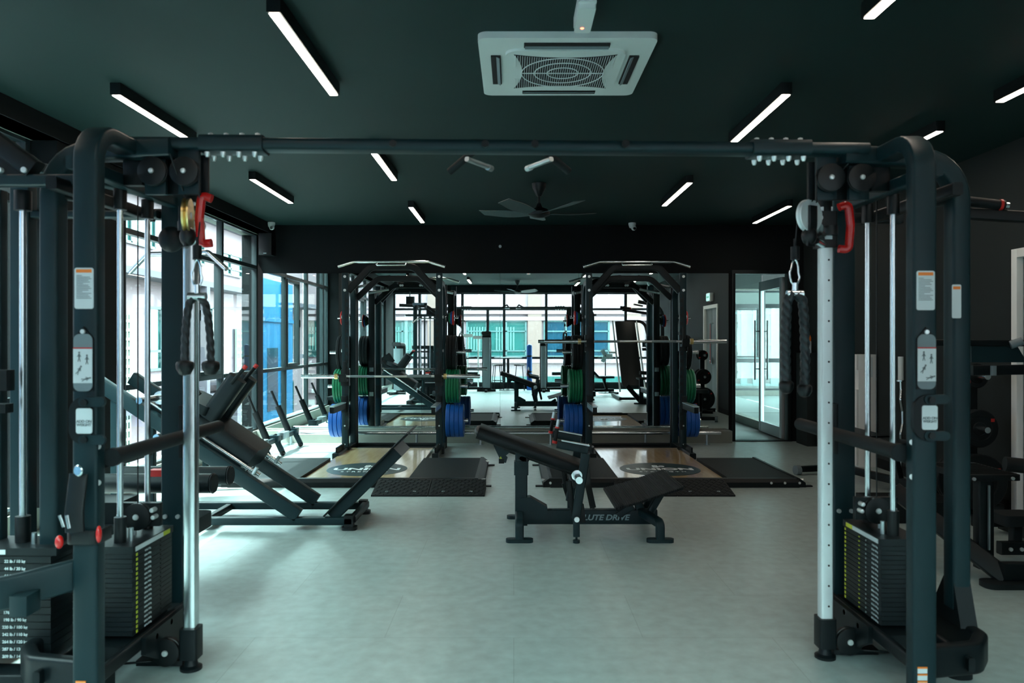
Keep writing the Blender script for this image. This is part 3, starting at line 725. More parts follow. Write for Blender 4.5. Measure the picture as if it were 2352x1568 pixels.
# sloped pad
d = V((.78, 0, -.28)).normalized(); n_ = V((-d.z, 0, d.x)); n_ = -n_ if n_.z < 0 else n_
c0 = V((-.24, yb, .735)); c1 = V((.50, yb, .47))
g = G(); g.sweep([c0-d*.02, c0+d*.01, c1], [(a, b) for a, b in rrect(.36, .085, .036, 5)], (0, 1, 0)); g.ball(c0-d*.01, .04, (1, 4.2, 1)); part('pad', g, 'pad', t)
g = G(); g.bar(c0+d*.2-n_*.06, c1-n_*.06, .06, .03); part('pad_frame', g, 'frame2', t)
g = G(); g.bar(c0+d*.33-n_*.075, c0+d*.40-n_*.09, .07, .05); part('stop_block', g, 'frame2', t)
q = [P(1136, 1011, yb-.03), P(1133, 1022, yb-.03), P(1151, 1060, yb-.03), P(1162, 1063, yb-.03), P(1166, 1050, yb-.03), P(1162, 1046, yb-.03), P(1184, 1027, yb-.03), P(1184, 1020, yb-.03)]
g = G(); g.prism(q, .01, (0, 1, 0)); gp = part('gusset_plate', g, 'frame', t)
g = G(); g.box(-.11, -.07, yb-.036, yb+.0, .505, .54); part('stop_block', g, 'frame2', t)
g = G(); q = P(1150, 1052, yb-.034); g.prism([q+V((-.012, 0, -.008)), q+V((.012, 0, -.008)), q+V((0, 0, .014))], .002, (0, 1, 0)); part('warning_sticker', g, 'yellow', t, 'yellow triangle sticker')
for s, y1 in ((-1, 5.38), (1, 5.97)):
    g = G(); g.bar((.50, y1, .62), (.43, y1, .17), .04, .06, (0, 1, 0)); g.bar((.30, y1, .685), (.515, y1, .645), .04, .055, (0, 1, 0)); lv = part('lever_arm', g, 'frame', t)
    g = G(); g.bar((.33, y1, .712), (.525, y1, .675), .045, .008, (0, 1, 0), .001); part('arm_cap', g, 'steel', lv)
    g = G(); g.bar((.435, y1, .17), (.435, y1, .045), .045, .045, (0, 1, 0)); g.cyl((.435, y1, 0), (.435, y1, .02), .024); g.cyl((.435, y1, .02), (.435, y1, .05), .008); part('lever_foot', g, 'frame', lv)
    g = G(); g.cyl((.435, y1-s*-.03, .17), (.435, y1+s*.045, .17), .018); part('pivot_bolt', g, 'bolt', lv)
    g = G(); g.cyl((.285, y1, .70), (.302, y1, .80), .0135); hd = part('grip', g, 'rubber', t)
    g = G(); g.cyl((.302, y1, .80), (.312, y1, .855), .012); part('grip_tip', g, 'steel', hd, 'bare steel tip')
    g = G(); g.cyl((.301, y1, .795), (.303, y1, .806), .016); g.cyl((.283, y1, .690), (.287, y1, .708), .018); part('grip_ring', g, 'redr', hd, 'red rings')
    g = G(); g.cyl((.437, y1, .47), (.437, y1+s*.022, .47), .037); g.cyl((.437, y1, .47), (.437, y1+s*.21, .47), .024); part('weight_horn', g, 'chrome', t, 'chrome weight horn')
    g = G(); g.bar((.395, y1+.05, .30), (.44, y1+.05, .16), .02, .05, (0, 1, 0)); g.bar((.40, y1+.05, .30), (.385, y1+.05, .42), .02, .04, (0, 1, 0)); part('link_plate', g, 'frame2', t)
g = G(); g.prism([P(1333, 1150, 5.45), P(1341, 1158, 5.45), P(1346, 1200, 5.45), P(1326, 1200, 5.45)], .012, (0, 1, 0)); part('pivot_plate', g, 'frame2', t)
g = G(); g.bar((.43, 5.38, .40), (.43, 5.97, .40), .04, .04, (1, 0, 0)); part('lever_crossbar', g, 'frame2', t)
# footplate
pr = [(.705, .245), (.86, .285), (1.17, .388)]
g = G()
A = [(x, 5.36, z) for x, z in pr]; th = .014
g.prism([A[0], A[1], A[2], (A[2][0]+.004, 5.36, A[2][2]-th), (A[1][0], 5.36, A[1][2]-th), (A[0][0], 5.36, A[0][2]-th)], .74, (0, 1, 0))
for i in range(34):
    u = i/33*.465
    x = .71+u; z = (.245+(x-.705)*.258) if x < .86 else .285+(x-.86)*.332
    g.bar((x, 5.362, z+.001), (x, 6.098, z+.001), .006, .006, (1, 0, 0), .002)
part('footplate', g, 'rib', t, 'ribbed rubber footplate')
g = G(); g.bar((.97, 5.62, .13), (1.10, 5.62, .35), .045, .05, (0, 1, 0)); g.bar((.97, 5.8, .13), (1.10, 5.8, .35), .045, .05, (0, 1, 0)); g.bar((.93, yb, .14), (.90, yb, .28), .06, .06, (0, 1, 0)); g.bar((.76, yb-.03, .13), (.87, yb-.03, .20), .07, .05, (0, 1, 0)); part('footplate_strut', g, 'frame', t)
g = G(); g.sweep(fillet([P(1344, 1040, 5.55), P(1350, 1110, 5.55), P(1362, 1166, 5.6)], .2), rrect(.006, .045, .002), (0, 1, 0)); g.bar(P(1362, 1166, 5.6), P(1364, 1169, 5.6), .003, .02)
solo('hip_belt', g, 'black', 'black webbing hip belt hanging from the hip thrust bench', 'strap')

# ------------------------------------------------------------------ leg press sled (left)
t = thing('leg_press_machine', 'black forty-five degree leg press with shoulder pads beside the left windows', 'leg press', (-2.2, 6.0, 0))
sl = .665
def rp(x, y, dz=0): return V((x, y, .085+(-1.57-x)*sl+dz))
for y in (5.76, 6.30):
    g = G(); g.bar((-3.05, y, .065), (-1.20, y, .065), .07, .055, (0, 1, 0)); part('base_rail', g, 'frame', t)
    g = G(); g.bar(rp(-1.60, y), rp(-3.10, y), .07, .10, (0, 1, 0)); gr_ = part('slide_rail', g, 'frame', t)
    g = G(); g.cyl(rp(-1.9, y+.04, .09), rp(-2.75, y+.04, .09), .014); part('guide_rod', g, 'chrome', gr_, 'polished guide rod')
    g = G(); g.cyl(rp(-1.93, y-.02, .09), rp(-1.93, y-.02, .09)+V((.03, -.0, .05)), .014); part('stop_pin', g, 'steel', gr_)
    g = G(); g.sweep([(-1.22, y+.0, 0), (-1.22, y, .025)], rrect(.11, .09, .03, 4), (1, 0, 0)); g.box(-1.255, -1.19, y-.035, y+.035, .02, .11); part('foot', g, 'black', t)
    g = G(); g.bar((-2.95, y, .07), (-2.95, y, 1.0), .06, .07, (0, 1, 0)); part('rear_post', g, 'frame', t)
g = G(); g.bar((-1.2, 5.76, .075), (-1.2, 6.3, .075), .05, .05, (1, 0, 0)); g.bar((-2.95, 5.76, .5), (-2.95, 6.3, .5), .05, .05, (1, 0, 0)); g.bar((-2.3, 5.76, .06), (-2.3, 6.3, .06), .05, .05, (1, 0, 0)); part('crossmember', g, 'frame2', t)
fp0, fp1 = V((-1.41, 0, .10)), V((-.79, 0, .715)); dv = (fp1-fp0).normalized(); nv = V((-dv.z, 0, dv.x))
g = G(); g.sweep([fp0+V((0, 6.02, 0)), fp1+V((0, 6.02, 0))], rrect(.56, .014, .004), (0, 1, 0)); part('footplate', g, 'frame2', t)
g = G(); g.sweep([fp0+V((.05, 6.0, -.01)), fp0+V((.03, 6.0, -.03))+dv*.72], rrect(.46, .10, .01), (0, 1, 0)); part('footplate_box', g, 'frame', t)
ps, pe = rp(-1.98, 6.03, .14), rp(-2.66, 6.03, .14)
g = G(); g.sweep([ps, ps+(pe-ps)*.12, ps+(pe-ps)*.5, pe], [(a, b) for a, b in rrect(.42, .17, .06, 5)], (0, 1, 0)); part('back_pad', g, 'pad', t)
g = G(); g.slab(rp(-2.42, 6.03, .27), .25, .42, .07, Matrix.Rotation(.45, 3, 'Y'), .03); part('head_pad', g, 'pad', t)
g = G(); g.bar(rp(-2.05, 6.03, .05), rp(-2.75, 6.03, .05), .44, .05, (0, 1, 0)); part('sled_frame', g, 'frame2', t)
for y in (5.90, 6.15):
    b0 = V((-2.33, y, .80)); b1 = V((-2.10, y, 1.12)); 
    g = G(); g.sweep([b0, b1], rrect(.11, .14, .035, 4), (0, 1, 0)); part('shoulder_pad', g, 'pad', t)
    g = G(); g.cyl((-2.13, y-.06, 1.08), (-2.02, y-.06, 1.21), .014); hd = part('handle', g, 'rubber', t)
    g = G(); g.cyl((-2.035, y-.06, 1.192), (-2.017, y-.06, 1.214), .0165); part('handle_cap', g, 'redr', hd, 'red end cap')
g = G(); g.slab((-2.55, 5.95, 1.02), .22, .10, .2, Matrix.Rotation(-.6, 3, 'Y'), .04); part('side_pad', g, 'pad', t)
for z_, x_ in ((.98, -2.62), (.72, -2.5)):
    g = G(); g.cyl((x_, 5.78, z_), (x_-.02, 5.46, z_), .024); g.cyl((x_, 5.74, z_), (x_, 5.76, z_), .05); part('weight_horn', g, 'chrome', t, 'chrome weight horn')

# ------------------------------------------------------------------ plate horn stand and flat bench by the window
t = thing('peg_stand', 'low black steel stand with two leaning padded pegs by the windows', 'exercise stand', (-2.92, 9.5, 0))
g = G(); g.bar((-2.92, 8.2, .19), (-2.92, 10.35, .19), .05, .06, (1, 0, 0)); part('beam', g, 'frame', t)
for y in (9.0, 9.5, 10.3):
    g = G(); g.bar((-2.94, y, .25), (-2.83, y-.03, .05), .05, .06, (0, 1, 0)); g.box(-2.99, -2.87, y-.06, y+.06, .16, .245); f = part('foot', g, 'frame', t)
    g = G(); g.ball((-2.825, y-.03, .035), .035); part('foot_ball', g, 'black', f)
    g = G()
    for dz in (.0, .1): g.cyl((-2.89+dz*.4, y-.045, .18-dz), (-2.89+dz*.4, y-.03, .18-dz), .010, n=10)
    part('bolt', g, 'bolt', f)
for y in (9.35, 10.25):
    g = G(); g.cyl((-2.97, y, .19), (-3.12, y, .54), .042, .038); pg = part('padded_peg', g, 'rubber', t)
    g = G(); g.cyl((-3.12, y, .54), (-3.205, y, .74), .016); part('peg_tip', g, 'black', pg)
g = G(); g.box(-2.97, -2.88, 8.55, 9.1, .17, .25); g.box(-2.97, -2.88, 9.7, 9.95, .17, .25); part('beam_sleeve', g, 'steel', t)
t = thing('flat_bench', 'flat black weight bench with grey-lit pad under the left windows', 'bench', (-3.0, 7.9, 0))
g = G(); g.sweep([(-3.02, 8.0, .40), (-3.02, 8.0, .455)], rrect(.30, 1.1, .03, 4), (1, 0, 0)); part('pad', g, 'pad', t)
g = G(); g.bar((-3.02, 7.55, .37), (-3.02, 8.45, .37), .06, .06, (1, 0, 0)); part('spine', g, 'frame', t)
for y in (7.6, 8.4):
    g = G(); g.bar((-3.02, y, .36), (-3.02, y, .04), .05, .06, (1, 0, 0)); g.bar((-3.2, y, .03), (-2.84, y, .03), .05, .05, (0, 1, 0)); part('leg', g, 'frame', t)

# ------------------------------------------------------------------ cable crossover
def rope_geo(g, pts, r, turns=3, n=27):
    """three-strand twisted rope along pts"""
    P_ = [V(p) for p in pts]; seg = []
    for a, b in zip(P_, P_[1:]):
        k = max(2, int((b-a).length/.006)); seg += [a+(b-a)*i/k for i in range(k)]
    seg.append(P_[-1]); rings = []; s = 0
    for i, p in enumerate(seg):
        if i: s += (p-seg[i-1]).length
        t = (seg[min(i+1, len(seg)-1)]-seg[max(i-1, 0)]).normalized(); a = V((0, 1, 0)); a = (a-t*a.dot(t)).normalized(); c = t.cross(a)
        ring = []
        for j in range(n):
            q = 2*PI*j/n; rr = r*(.62+.42*abs(math.cos(1.5*(q+s*turns*19)))**.6)
            ring.append(g.b.verts.new(p+a*rr*math.cos(q)+c*rr*math.sin(q)))
        rings.append(ring)
    for A, B in zip(rings, rings[1:]):
        for j in range(n): g.b.faces.new((A[j], A[(j+1) % n], B[(j+1) % n], B[j]))
    g.b.faces.new(rings[0][::-1]); g.b.faces.new(rings[-1]); return g

cc = thing('cable_crossover', 'large dark steel cable crossover machine spanning the foreground with two towers', 'cable machine', (0, 3.2, 0))
g = G(); g.bar((-1.62, 3.12, 2.192), (1.46, 3.22, 2.192), .10, .048, (0, 1, 0), .02); beam = part('crossbeam', g, 'frame', cc)
for a, b in ((-1.255, -1.005), (.975, 1.215)):
    ya = 3.12+(a+1.62)*.0325
    g = G(); g.bar((a, ya, 2.192), (b, ya+.008, 2.192), .118, .066, (0, 1, 0), .02); sv = part('beam_sleeve', g, 'frame', cc)
    g = G()
    for i in range(4):
        x = a+.03+i*(b-a-.06)/3
        for y in (-.035, .035): g.lathe([(.0, -.02), (.006, -.02), (.01, -.012), (.011, 0)], (x, ya+y, 2.155), (0, 0, 1), 10)
        g.lathe([(.011, 0), (.01, .012), (.0, .016)], (x, ya, 2.226), (0, 0, 1), 10)
    part('bolt', g, 'bolt', sv)
g = G()
for x in (-.485, -.115, .085, .45): g.cyl((x, 3.105, 2.192), (x, 3.118, 2.192), .016, n=6)
part('beam_plug', g, 'black', beam)
for x, s in ((-.16, -1), (.12, 1)):
    g = G(); g.tube([(x-s*.04, 3.24, 2.20), (x, 3.42, 2.25), (x+s*.13, 3.52, 2.17)], .017, .03); hn = part('pull_up_grip', g, 'rubber', cc)
    g = G(); g.cyl((x+s*-.045, 3.41, 2.165), (x+s*-.06, 3.44, 2.165), .014); g.bar((x-s*.06, 3.43, 2.165), (x+s*.04, 3.3, 2.175), .025, .02); part('grip_end', g, 'steel', hn)

def sticker_pack(x, y, dz=0):
    """labels on the front face of a front leg"""
    g = G(); g.sweep([(x, y, 1.589), (x, y-.002, 1.589)], rrect(.147, .068, .008, 4), (0, 0, 1)); lb = part('warning_label', g, 'label', cc, 'white warning label')
    g = G(); g.box(x-.028, x+.028, y-.003, y-.002, 1.645, 1.657, 0); part('label_header', g, 'orange', lb)
    g = G()
    for i in range(17):
        z = 1.635-i*.0058; w_ = .027 if i % 5 else .012
        if i < 15: g.box(x-.027, x-.027+2*w_*(.8+.2*((i*7) % 3)/2), y-.003, y-.002, z-.0014, z+.0008, 0)
    part('label_print', g, 'grey', lb)
    g = G(); g.prism([(x-.036, y-.001, 1.41), (x, y-.001, 1.452), (x+.036, y-.001, 1.41), (x+.036, y-.001, 1.22), (x-.036, y-.001, 1.22)], .006, (0, -1, 0)); pl = part('placard', g, 'frame2', cc)
    g = G(); g.sweep([(x, y-.007, 1.323), (x, y-.009, 1.323)], rrect(.205, .068, .022, 6), (0, 0, 1)); part('placard_face', g, 'grey', pl)
    g = G(); g.box(x-.034, x+.034, y-.0105, y-.009, 1.25, 1.372, 0); part('placard_paper', g, 'label', pl)
    g = G(); g.box(x-.034, x+.034, y-.011, y-.009, 1.373, 1.377, 0); part('placard_stripe', g, 'redr', pl)
    g = G(); g.cyl((x, y-.013, 1.434), (x, y-.006, 1.434), .008); part('placard_bolt', g, 'bolt', pl)
    g = G()
    for fx, fz, lean in ((-.012, 1.345, 0), (.016, 1.335, 0), (-.012, 1.297, .5), (.014, 1.265, 1.3)):
        c = V((x+fx, y-.0115, fz)); u = V((math.sin(lean), 0, math.cos(lean))); v_ = V((u.z, 0, -u.x))
        g.cyl(c+u*.014-V((0, .0005, 0)), c+u*.014+V((0, .0005, 0)), .0032, n=8); g.bar(c-u*.004, c+u*.010, .001, .006)
        for s_ in (-1, 1): g.bar(c-u*.004, c-u*.018+v_*.004*s_, .001, .0025); g.bar(c+u*.008, c-u*.001+v_*.007*s_, .001, .002)
    part('exercise_figures', g, 'dgrey', pl)
    # add-on weight holder
    zc = 1.115; xo = x
    br = [(xo-.045, zc+.03), (xo-.045, zc-.03)]
    g = G()
    prof = []
    for a in range(9): q = PI/2+a*PI/16; prof.append((xo+.005+.055*math.cos(q), zc+.03+.055*math.sin(q)))
    for a in range(9): q = PI+a*PI/16; prof.append((xo+.005+.055*math.cos(q), zc-.03+.055*math.sin(q)))
    A = [(u, y-.012, v) for u, v in prof]; A += [(xo+.03, y-.012, zc-.085), (xo+.03, y-.012, zc+.085)]
    g.prism(A, .022, (0, 1, 0)); wp = part('add_on_weight', g, 'frame2', cc)
    g = G()
    for sz in (1, -1):
        g.sweep([(xo+.035, y-.018, zc+sz*.068), (xo+.035, y-.004, zc+sz*.068)], rrect(.035, .095, .017, 5), (0, 0, 1)); 
    part('weight_lug', g, 'frame', wp)
    g = G()
    for sz in (1, -1): g.cyl((xo+.012, y-.028, zc+sz*.066), (xo+.012, y-.016, zc+sz*.066), .012)
    part('weight_stud', g, 'black', wp)
    g = G(); g.sweep([(xo+.008, y-.013, zc), (xo+.008, y-.016, zc)], rrect(.09, .058, .008, 3), (0, 0, 1)); lb = part('weight_label', g, 'label', wp)
    text('ADD ON\nWEIGHT', .0135, (xo+.008, y-.0165, zc-.008), PI/2, 0, 'dgrey', lb, ls=.9, bold=.0003)
    g = G()
    for i in range(3): g.box(x-.03, x+.006, y-.002, y, .158-i*.026, .176-i*.026, 0)
    lb = part('floor_label', g, 'label', cc)
    g = G()
    for i in range(3): g.box(x-.03, x+.006, y-.003, y, .176-i*.026, .182-i*.026, 0)
    part('floor_label_stripe', g, 'orange', lb)

def tower(s, dy):
    def T(x, y, z): return V((s*x, y+dy, z))
    def bx(g, x0, x1, y0, y1, z0, z1, r=.004):
        a, b = sorted((s*x0, s*x1)); g.box(a, b, y0+dy, y1+dy, z0, z1, r)
    nX = (1, 0, 0)
    g = G(); g.path([T(1.54, 3.30, 2.17), T(1.54, 2.93, 2.17), T(1.54, 2.93, .03)], .09, .062, .12, nX, .011); part('front_leg', g, 'frame', cc)
    g = G(); g.sweep([T(1.54, 2.95, 0), T(1.54, 2.95, .03)], rrect(.14, .10, .03, 4), nX); part('foot', g, 'rubber', cc)
    sticker_pack(s*1.54, 2.93+dy-.0315)
    g = G(); g.path([T(1.36, 3.22, 2.17), T(1.87, 3.27, 2.16), T(1.87, 3.27, .28)], .085, .075, .17, (0, 1, 0), .013); ol = part('outer_leg', g, 'frame', cc)
    if s > 0:
        g = G(); g.sweep([T(1.842, 3.225, 1.565), T(1.842, 3.223, 1.565)], rrect(.14, .038, .006, 4), (0, 0, 1)); l2 = part('warning_label', g, 'label', ol, 'white warning label')
        g = G(); bx(g, 1.827, 1.857, 3.2215, 3.2225, 1.615, 1.627, 0); part('label_header', g, 'orange', l2)
    g = G(); g.bar(T(1.60, 3.78, 0), T(1.60, 3.78, 2.17), .105, .065, nX); rear = part('rear_post', g, 'frame', cc)
    g = G()
    for z in (1.10, .93, .58, .34): bx(g, 1.53, 1.545, 3.77, 3.79, z-.009, z+.009)
    for z in (.58,): g.cyl(T(1.57, 3.745, z), T(1.57, 3.735, z), .010); g.cyl(T(1.63, 3.745, z), T(1.63, 3.735, z), .010)
    part('bolt', g, 'bolt', rear)
    g = G(); g.bar(T(1.60, 2.93, 2.05), T(1.60, 3.80, 2.05), .05, .05, nX); part('top_rail', g, 'frame', cc)
    g = G(); g.bar(T(1.72, 3.0, 1.99), T(1.72, 3.80, 1.99), .04, .05, nX); part('top_rail', g, 'frame2', cc)
    g = G(); g.bar(T(1.56, 3.80, 2.0), T(1.90, 3.80, 2.0), .05, .05, (0, 1, 0)); g.bar(T(1.87, 3.27, 2.0), T(1.72, 3.5, 2.0), .04, .05, (0, 0, 1)); part('top_cross_rail', g, 'frame2', cc)
    # head plates and pulleys
    for x0 in (1.265, 1.40):
        g = G(); bx(g, x0, x0+.085, 3.235, 3.26, 1.99, 2.18); part('hanger_plate', g, 'frame', cc)
    g = G(); bx(g, 1.25, 1.50, 3.29, 3.31, 2.0, 2.16); bx(g, 1.50, 1.58, 3.25, 3.29, 2.03, 2.17); part('head_bracket', g, 'frame2', cc)
    for x, z in ((1.31, 2.075), (1.437, 2.075)):
        g = G(); g.lathe([(.045, 0), (.057, .003), (.057, .012), (.050, .015), (.057, .018), (.057, .03), (.04, .032)], T(x, 3.19, z), (0, 1, 0)); p_ = part('pulley', g, 'black', cc)
        g = G(); g.lathe([(0, -.008), (.009, -.006), (.011, 0), (.011, .05)], T(x, 3.19, z), (0, 1, 0), 12); part('pulley_bolt', g, 'bolt', p_)
    # adjusting column
    g = G(); g.bar(T(1.378, 3.43, .12), T(1.378, 3.43, 1.99), .052, .052, nX, .008); colm = part('adjusting_column', g, 'chrome' if s < 0 else 'alu', cc, 'bright silver square column')  # right column takes the lightened metal that paints in window light
    g = G()
    for i in range(19):
        z = .235+i*.0895
        if z < 1.80: g.cyl(T(1.378+(.006 if s > 0 else 0), 3.4045, z), T(1.378+(.006 if s > 0 else 0), 3.4025, z), .0045, n=10)
    if s > 0: part('column_hole', g, 'dark', colm)  # dark discs on the face paint the shade of holes
    g = G(); g.cyl(T(1.378, 3.43, 1.97), T(1.378, 3.43, 2.06), .031); part('column_cap', g, 'frame2', cc)
    g = G(); g.bar(T(1.378, 3.43, .05), T(1.378, 3.43, .18), .075, .078, nX, .01); g.lathe([(.045, 0), (.045, .012), (.03, .02), (.02, .055)], T(1.378, 3.43, 0)); part('column_boot', g, 'frame2', cc)
    # guide rods
    for y in (3.34, 3.58):
        g = G(); g.cyl(T(1.635, y, .60), T(1.635, y, 1.95), .0125); part('guide_rod', g, 'chrome', cc, 'chrome guide rod')
        g = G(); g.cyl(T(1.635, y, 1.945), T(1.635, y, 2.03), .026); part('rod_cap', g, 'black', cc)
        g = G(); g.cyl(T(1.635, y, .565), T(1.635, y, .67), .024); part('rod_bushing', g, 'black', cc)
    # weight stack
    g = G(); bx(g, 1.545, 1.73, 3.265, 3.64, .535, .565, .003); stk = part('weight_stack', g, 'stackm', cc)
    n = 17
    for i in range(n):
        z = .20+i*.0197
        g = G(); bx(g, 1.55, 1.725, 3.27, 3.635, z, z+.0178, .002); part('weight_plate', g, 'stackm', stk)
    g = G(); bx(g, 1.5435, 1.5455, 3.285, 3.60, .541, .560, 0); sl_ = part('stack_label', g, 'label', stk)
    g = G(); bx(g, 1.5425, 1.5435, 3.535, 3.60, .541, .560, 0); part('stack_label_end', g, 'yellow', stk, 'yellow end of the label')
    g = G()
    for i in range(n): bx(g, 1.548, 1.5505, 3.30 if s < 0 else 3.615, 3.312 if s < 0 else 3.627, .203+i*.0197, .214+i*.0197, 0)
    for i in range(n): bx(g, 1.548, 1.5505, 3.47, 3.482, .206+i*.0197, .211+i*.0197, 0) if s > 0 else None
    part('plate_mark', g, 'yellow' if s > 0 else 'yellow', stk)
    g = G()
    for i in range(n): g.cyl(T(1.5505, 3.41 if s > 0 else 3.52, .209+i*.0197), T(1.548, 3.41 if s > 0 else 3.52, .209+i*.0197), .0042, n=8)
    part('pin_hole', g, 'steel' if s > 0 else 'dark', stk)
    lines = '\n'.join('%d lb / %d kg' % (round((i+1)*11.02), (i+1)*5) for i in range(n))
    text(lines, .0118, T(1.5485, 3.325 if s > 0 else 3.40, .363), PI/2, -PI/2 if s > 0 else PI/2, 'label', stk, 'weight_numbers', ls=1.67)
    g = G(); g.cyl(T(1.635, 3.46, .565), T(1.635, 3.46, .61), .009); g.cyl(T(1.60, 3.36, .565), T(1.60, 3.36, .62), .010); part('selector_stem', g, 'steel', cc)
    g = G(); g.lathe([(.045, 0), (.058, .003), (.058, .02), (.052, .024), (.058, .028), (.058, .04), (.04, .042)], T(1.62, 3.44, .645), (0, 1, 0)); p_ = part('stack_pulley', g, 'black', cc)
    g = G(); g.lathe([(0, -.008), (.011, -.006), (.013, 0), (.013, .05)], T(1.62, 3.44, .645), (0, 1, 0), 12)
    for dx, dz in ((-.07, .03), (.07, .01), (-.075, -.0)): g.lathe([(0, -.008), (.009, -.006), (.010, 0), (.010, .05)], T(1.62+dx, 3.44, .645+dz), (0, 1, 0), 10)
    part('pulley_bolt', g, 'bolt', p_)
    g = G(); bx(g, 1.53, 1.72, 3.47, 3.50, .60, .70); part('pulley_yoke', g, 'frame2', cc)
    # base
    for x in (1.53, 1.745):
        g = G(); g.bar(T(x, 2.95, .165), T(x, 3.80, .165), .025, .055, nX); part('base_rail', g, 'frame2', cc)
    g = G(); g.prism([T(1.50, 3.28, .19), T(1.50, 3.72, .19), T(1.50, 3.72, .03), T(1.50, 3.45, .03), T(1.50, 3.28, .12)], .02, (s, 0, 0)); bx(g, 1.42, 1.62, 3.44, 3.50, .008, .03)
    part('base_gusset', g, 'frame2', cc)
    g = G(); bx(g, 1.55, 1.73, 3.2, 3.72, .12, .185); bx(g, 1.55, 1.65, 3.74, 3.84, .0, .04); part('stack_bed', g, 'frame2', cc)
    g = G(); g.path([T(1.55, 2.97, .17), T(1.80, 3.02, .17), T(1.88, 3.12, .17), T(1.88, 3.62, .17), T(1.75, 3.8, .17)], .12, .055, .06, (0, 0, 1), .015); ob = part('outer_base', g, 'frame2', cc)
    g = G(); g.prism([T(1.835, 3.18, .22), T(1.835, 3.42, .22), T(1.835, 3.31, .40), T(1.835, 3.235, .40)], .07, (s, 0, 0)); part('leg_shoe', g, 'frame2', ob)
    g = G(); g.sweep([T(1.86, 3.28, 0), T(1.86, 3.28, .03)], rrect(.17, .10, .04, 5), (0, 1, 0)); g.cyl(T(1.87, 3.3, .03), T(1.87, 3.3, .12), .02); part('foot', g, 'rubber', cc)
    g = G(); g.lathe([(.045, 0), (.058, .003), (.058, .016), (.052, .02), (.058, .024), (.058, .04), (.04, .042)], T(1.477, 3.40, .078), (0, 1, 0)); p_ = part('base_pulley', g, 'black', cc)
    g = G(); g.lathe([(0, -.008), (.012, -.006), (.013, 0), (.013, .05)], T(1.477, 3.40, .078), (0, 1, 0), 12)
    g.cyl(T(1.515, 3.52, .17), T(1.50, 3.52, .17), .012); g.cyl(T(1.515, 3.38, .16), T(1.50, 3.38, .16), .012); part('pulley_bolt', g, 'bolt', p_)
    g = G(); g.cyl(T(1.535, 3.45, .026), T(1.72, 3.40, .03), .005, n=8); part('base_cable', g, 'black', cc)
    # horizontal padded grab bar along the inner side
    g = G(); g.cyl(T(1.47, 2.96, .975), T(1.47, 3.98, .975), .030); g.cyl(T(1.47, 2.95, .975), T(1.47, 2.97, .975), .034); gb = part('grab_bar', g, 'rubber', cc)
    g = G()
    g.cyl(T(1.47, 3.02, .965), T(1.54, 2.96, .93), .016); g.cyl(T(1.47, 3.74, .965), T(1.60, 3.76, .95), .016); bx(g, 1.51, 1.535, 2.90, 2.98, .86, .99)
    bx(g, 1.53, 1.55, 3.70, 3.86, .86, 1.10); part('bar_bracket', g, 'frame2', gb)
    g = G(); g.cyl(T(1.51, 2.92, .89), T(1.495, 2.91, .89), .010); g.cyl(T(1.51, 2.92, 1.02), T(1.495, 2.91, 1.02), .010); part('bolt', g, 'bolt', gb)
    # carriage with swivel pulley and red handle
    cz = 1.88
    g = G(); g.bar(T(1.378, 3.43, cz-.07), T(1.378, 3.43, cz+.09), .085, .075, nX, .01); g.cyl(T(1.378, 3.37, cz-.02), T(1.378, 3.37, cz+.02), .03); car = part('carriage', g, 'black', cc)
    if s < 0:
        g = G(); g.ball(T(1.45, 3.40, 1.83), .05, (1.1, .6, 1.1)); part('housing', g, 'frame2', car)
    g = G(); bx(g, 1.36, 1.392, 3.385, 3.387, cz-.035, cz+.012, 0); part('carriage_label', g, 'label', car)
    hx = 1.44 if s > 0 else 1.262; hy = 3.36 if s > 0 else 3.28
    g = G(); g.sweep(fillet([T(hx-.03, hy, cz+.10), T(hx+.01, hy, cz+.115), T(hx+.02, hy, cz+.02), T(hx+.012, hy, cz-.085), T(hx-.03, hy, cz-.08)], .025), rrect(.032, .034, .012), (0, 1, 0)); part('carriage_handle', g, 'red', car, 'glossy red handle')
    g = G(); g.cyl(T(1.345, 3.38, cz), T(1.31, 3.345, cz), .03); g.cyl(T(1.33, 3.39, cz+.055), T(1.33, 3.36, cz+.055), .012); g.cyl(T(1.30, 3.33, cz-.05), T(1.35, 3.38, cz-.06), .014); part('swivel_link', g, 'chrome', car, 'chrome swivel barrel')
    ax = V((s*.52, -.85, .0)) if s > 0 else V((-.97, -.2, 0)); wc = T(1.262, 3.31, cz+.055) if s > 0 else T(1.325, 3.27, cz+.03)
    ax.normalize(); c_ = ax.cross(V((0, 0, 1)))
    g = G(); R1 = .070
    g.lathe([(.058, -.012), (R1, -.013), (R1, -.006), (R1-.008, 0), (R1, .006), (R1, .013), (.058, .012)], wc, ax, 32)
    wh = part('swivel_pulley', g, 'alu' if s > 0 else 'brass', car, 'spoked pulley wheel')  # brass colour on the left wheel paints in golden reflections
    g = G(); g.cyl(wc-ax*.014, wc+ax*.014, .014)
    for k in range(5):
        q = k*2*PI/5+.3; d_ = V((0, 0, 1))*math.cos(q)+c_*math.sin(q)
        g.bar(wc+d_*.01, wc+d_*.06, .012, .014, ax)
    part('pulley_spoke', g, 'alu', wh)
    g = G(); g.sweep(fillet([wc+ax*.018+V((0, 0, .04)), wc+ax*.018-V((0, 0, .04)), wc+ax*.005-V((0, 0, .13))], .02), rrect(.05, .012, .004), c_); 
    g.ball(wc-V((0, 0, .085)), .032, (1, 1, 1.3)); part('pulley_arm', g, 'black', car)
    # cable end
    top = wc-V((0, 0, .145)) if s > 0 else T(1.352, 3.24, cz-.085)
    end = P(1826, 596, 3.33) if s > 0 else P(453, 596, 3.10)
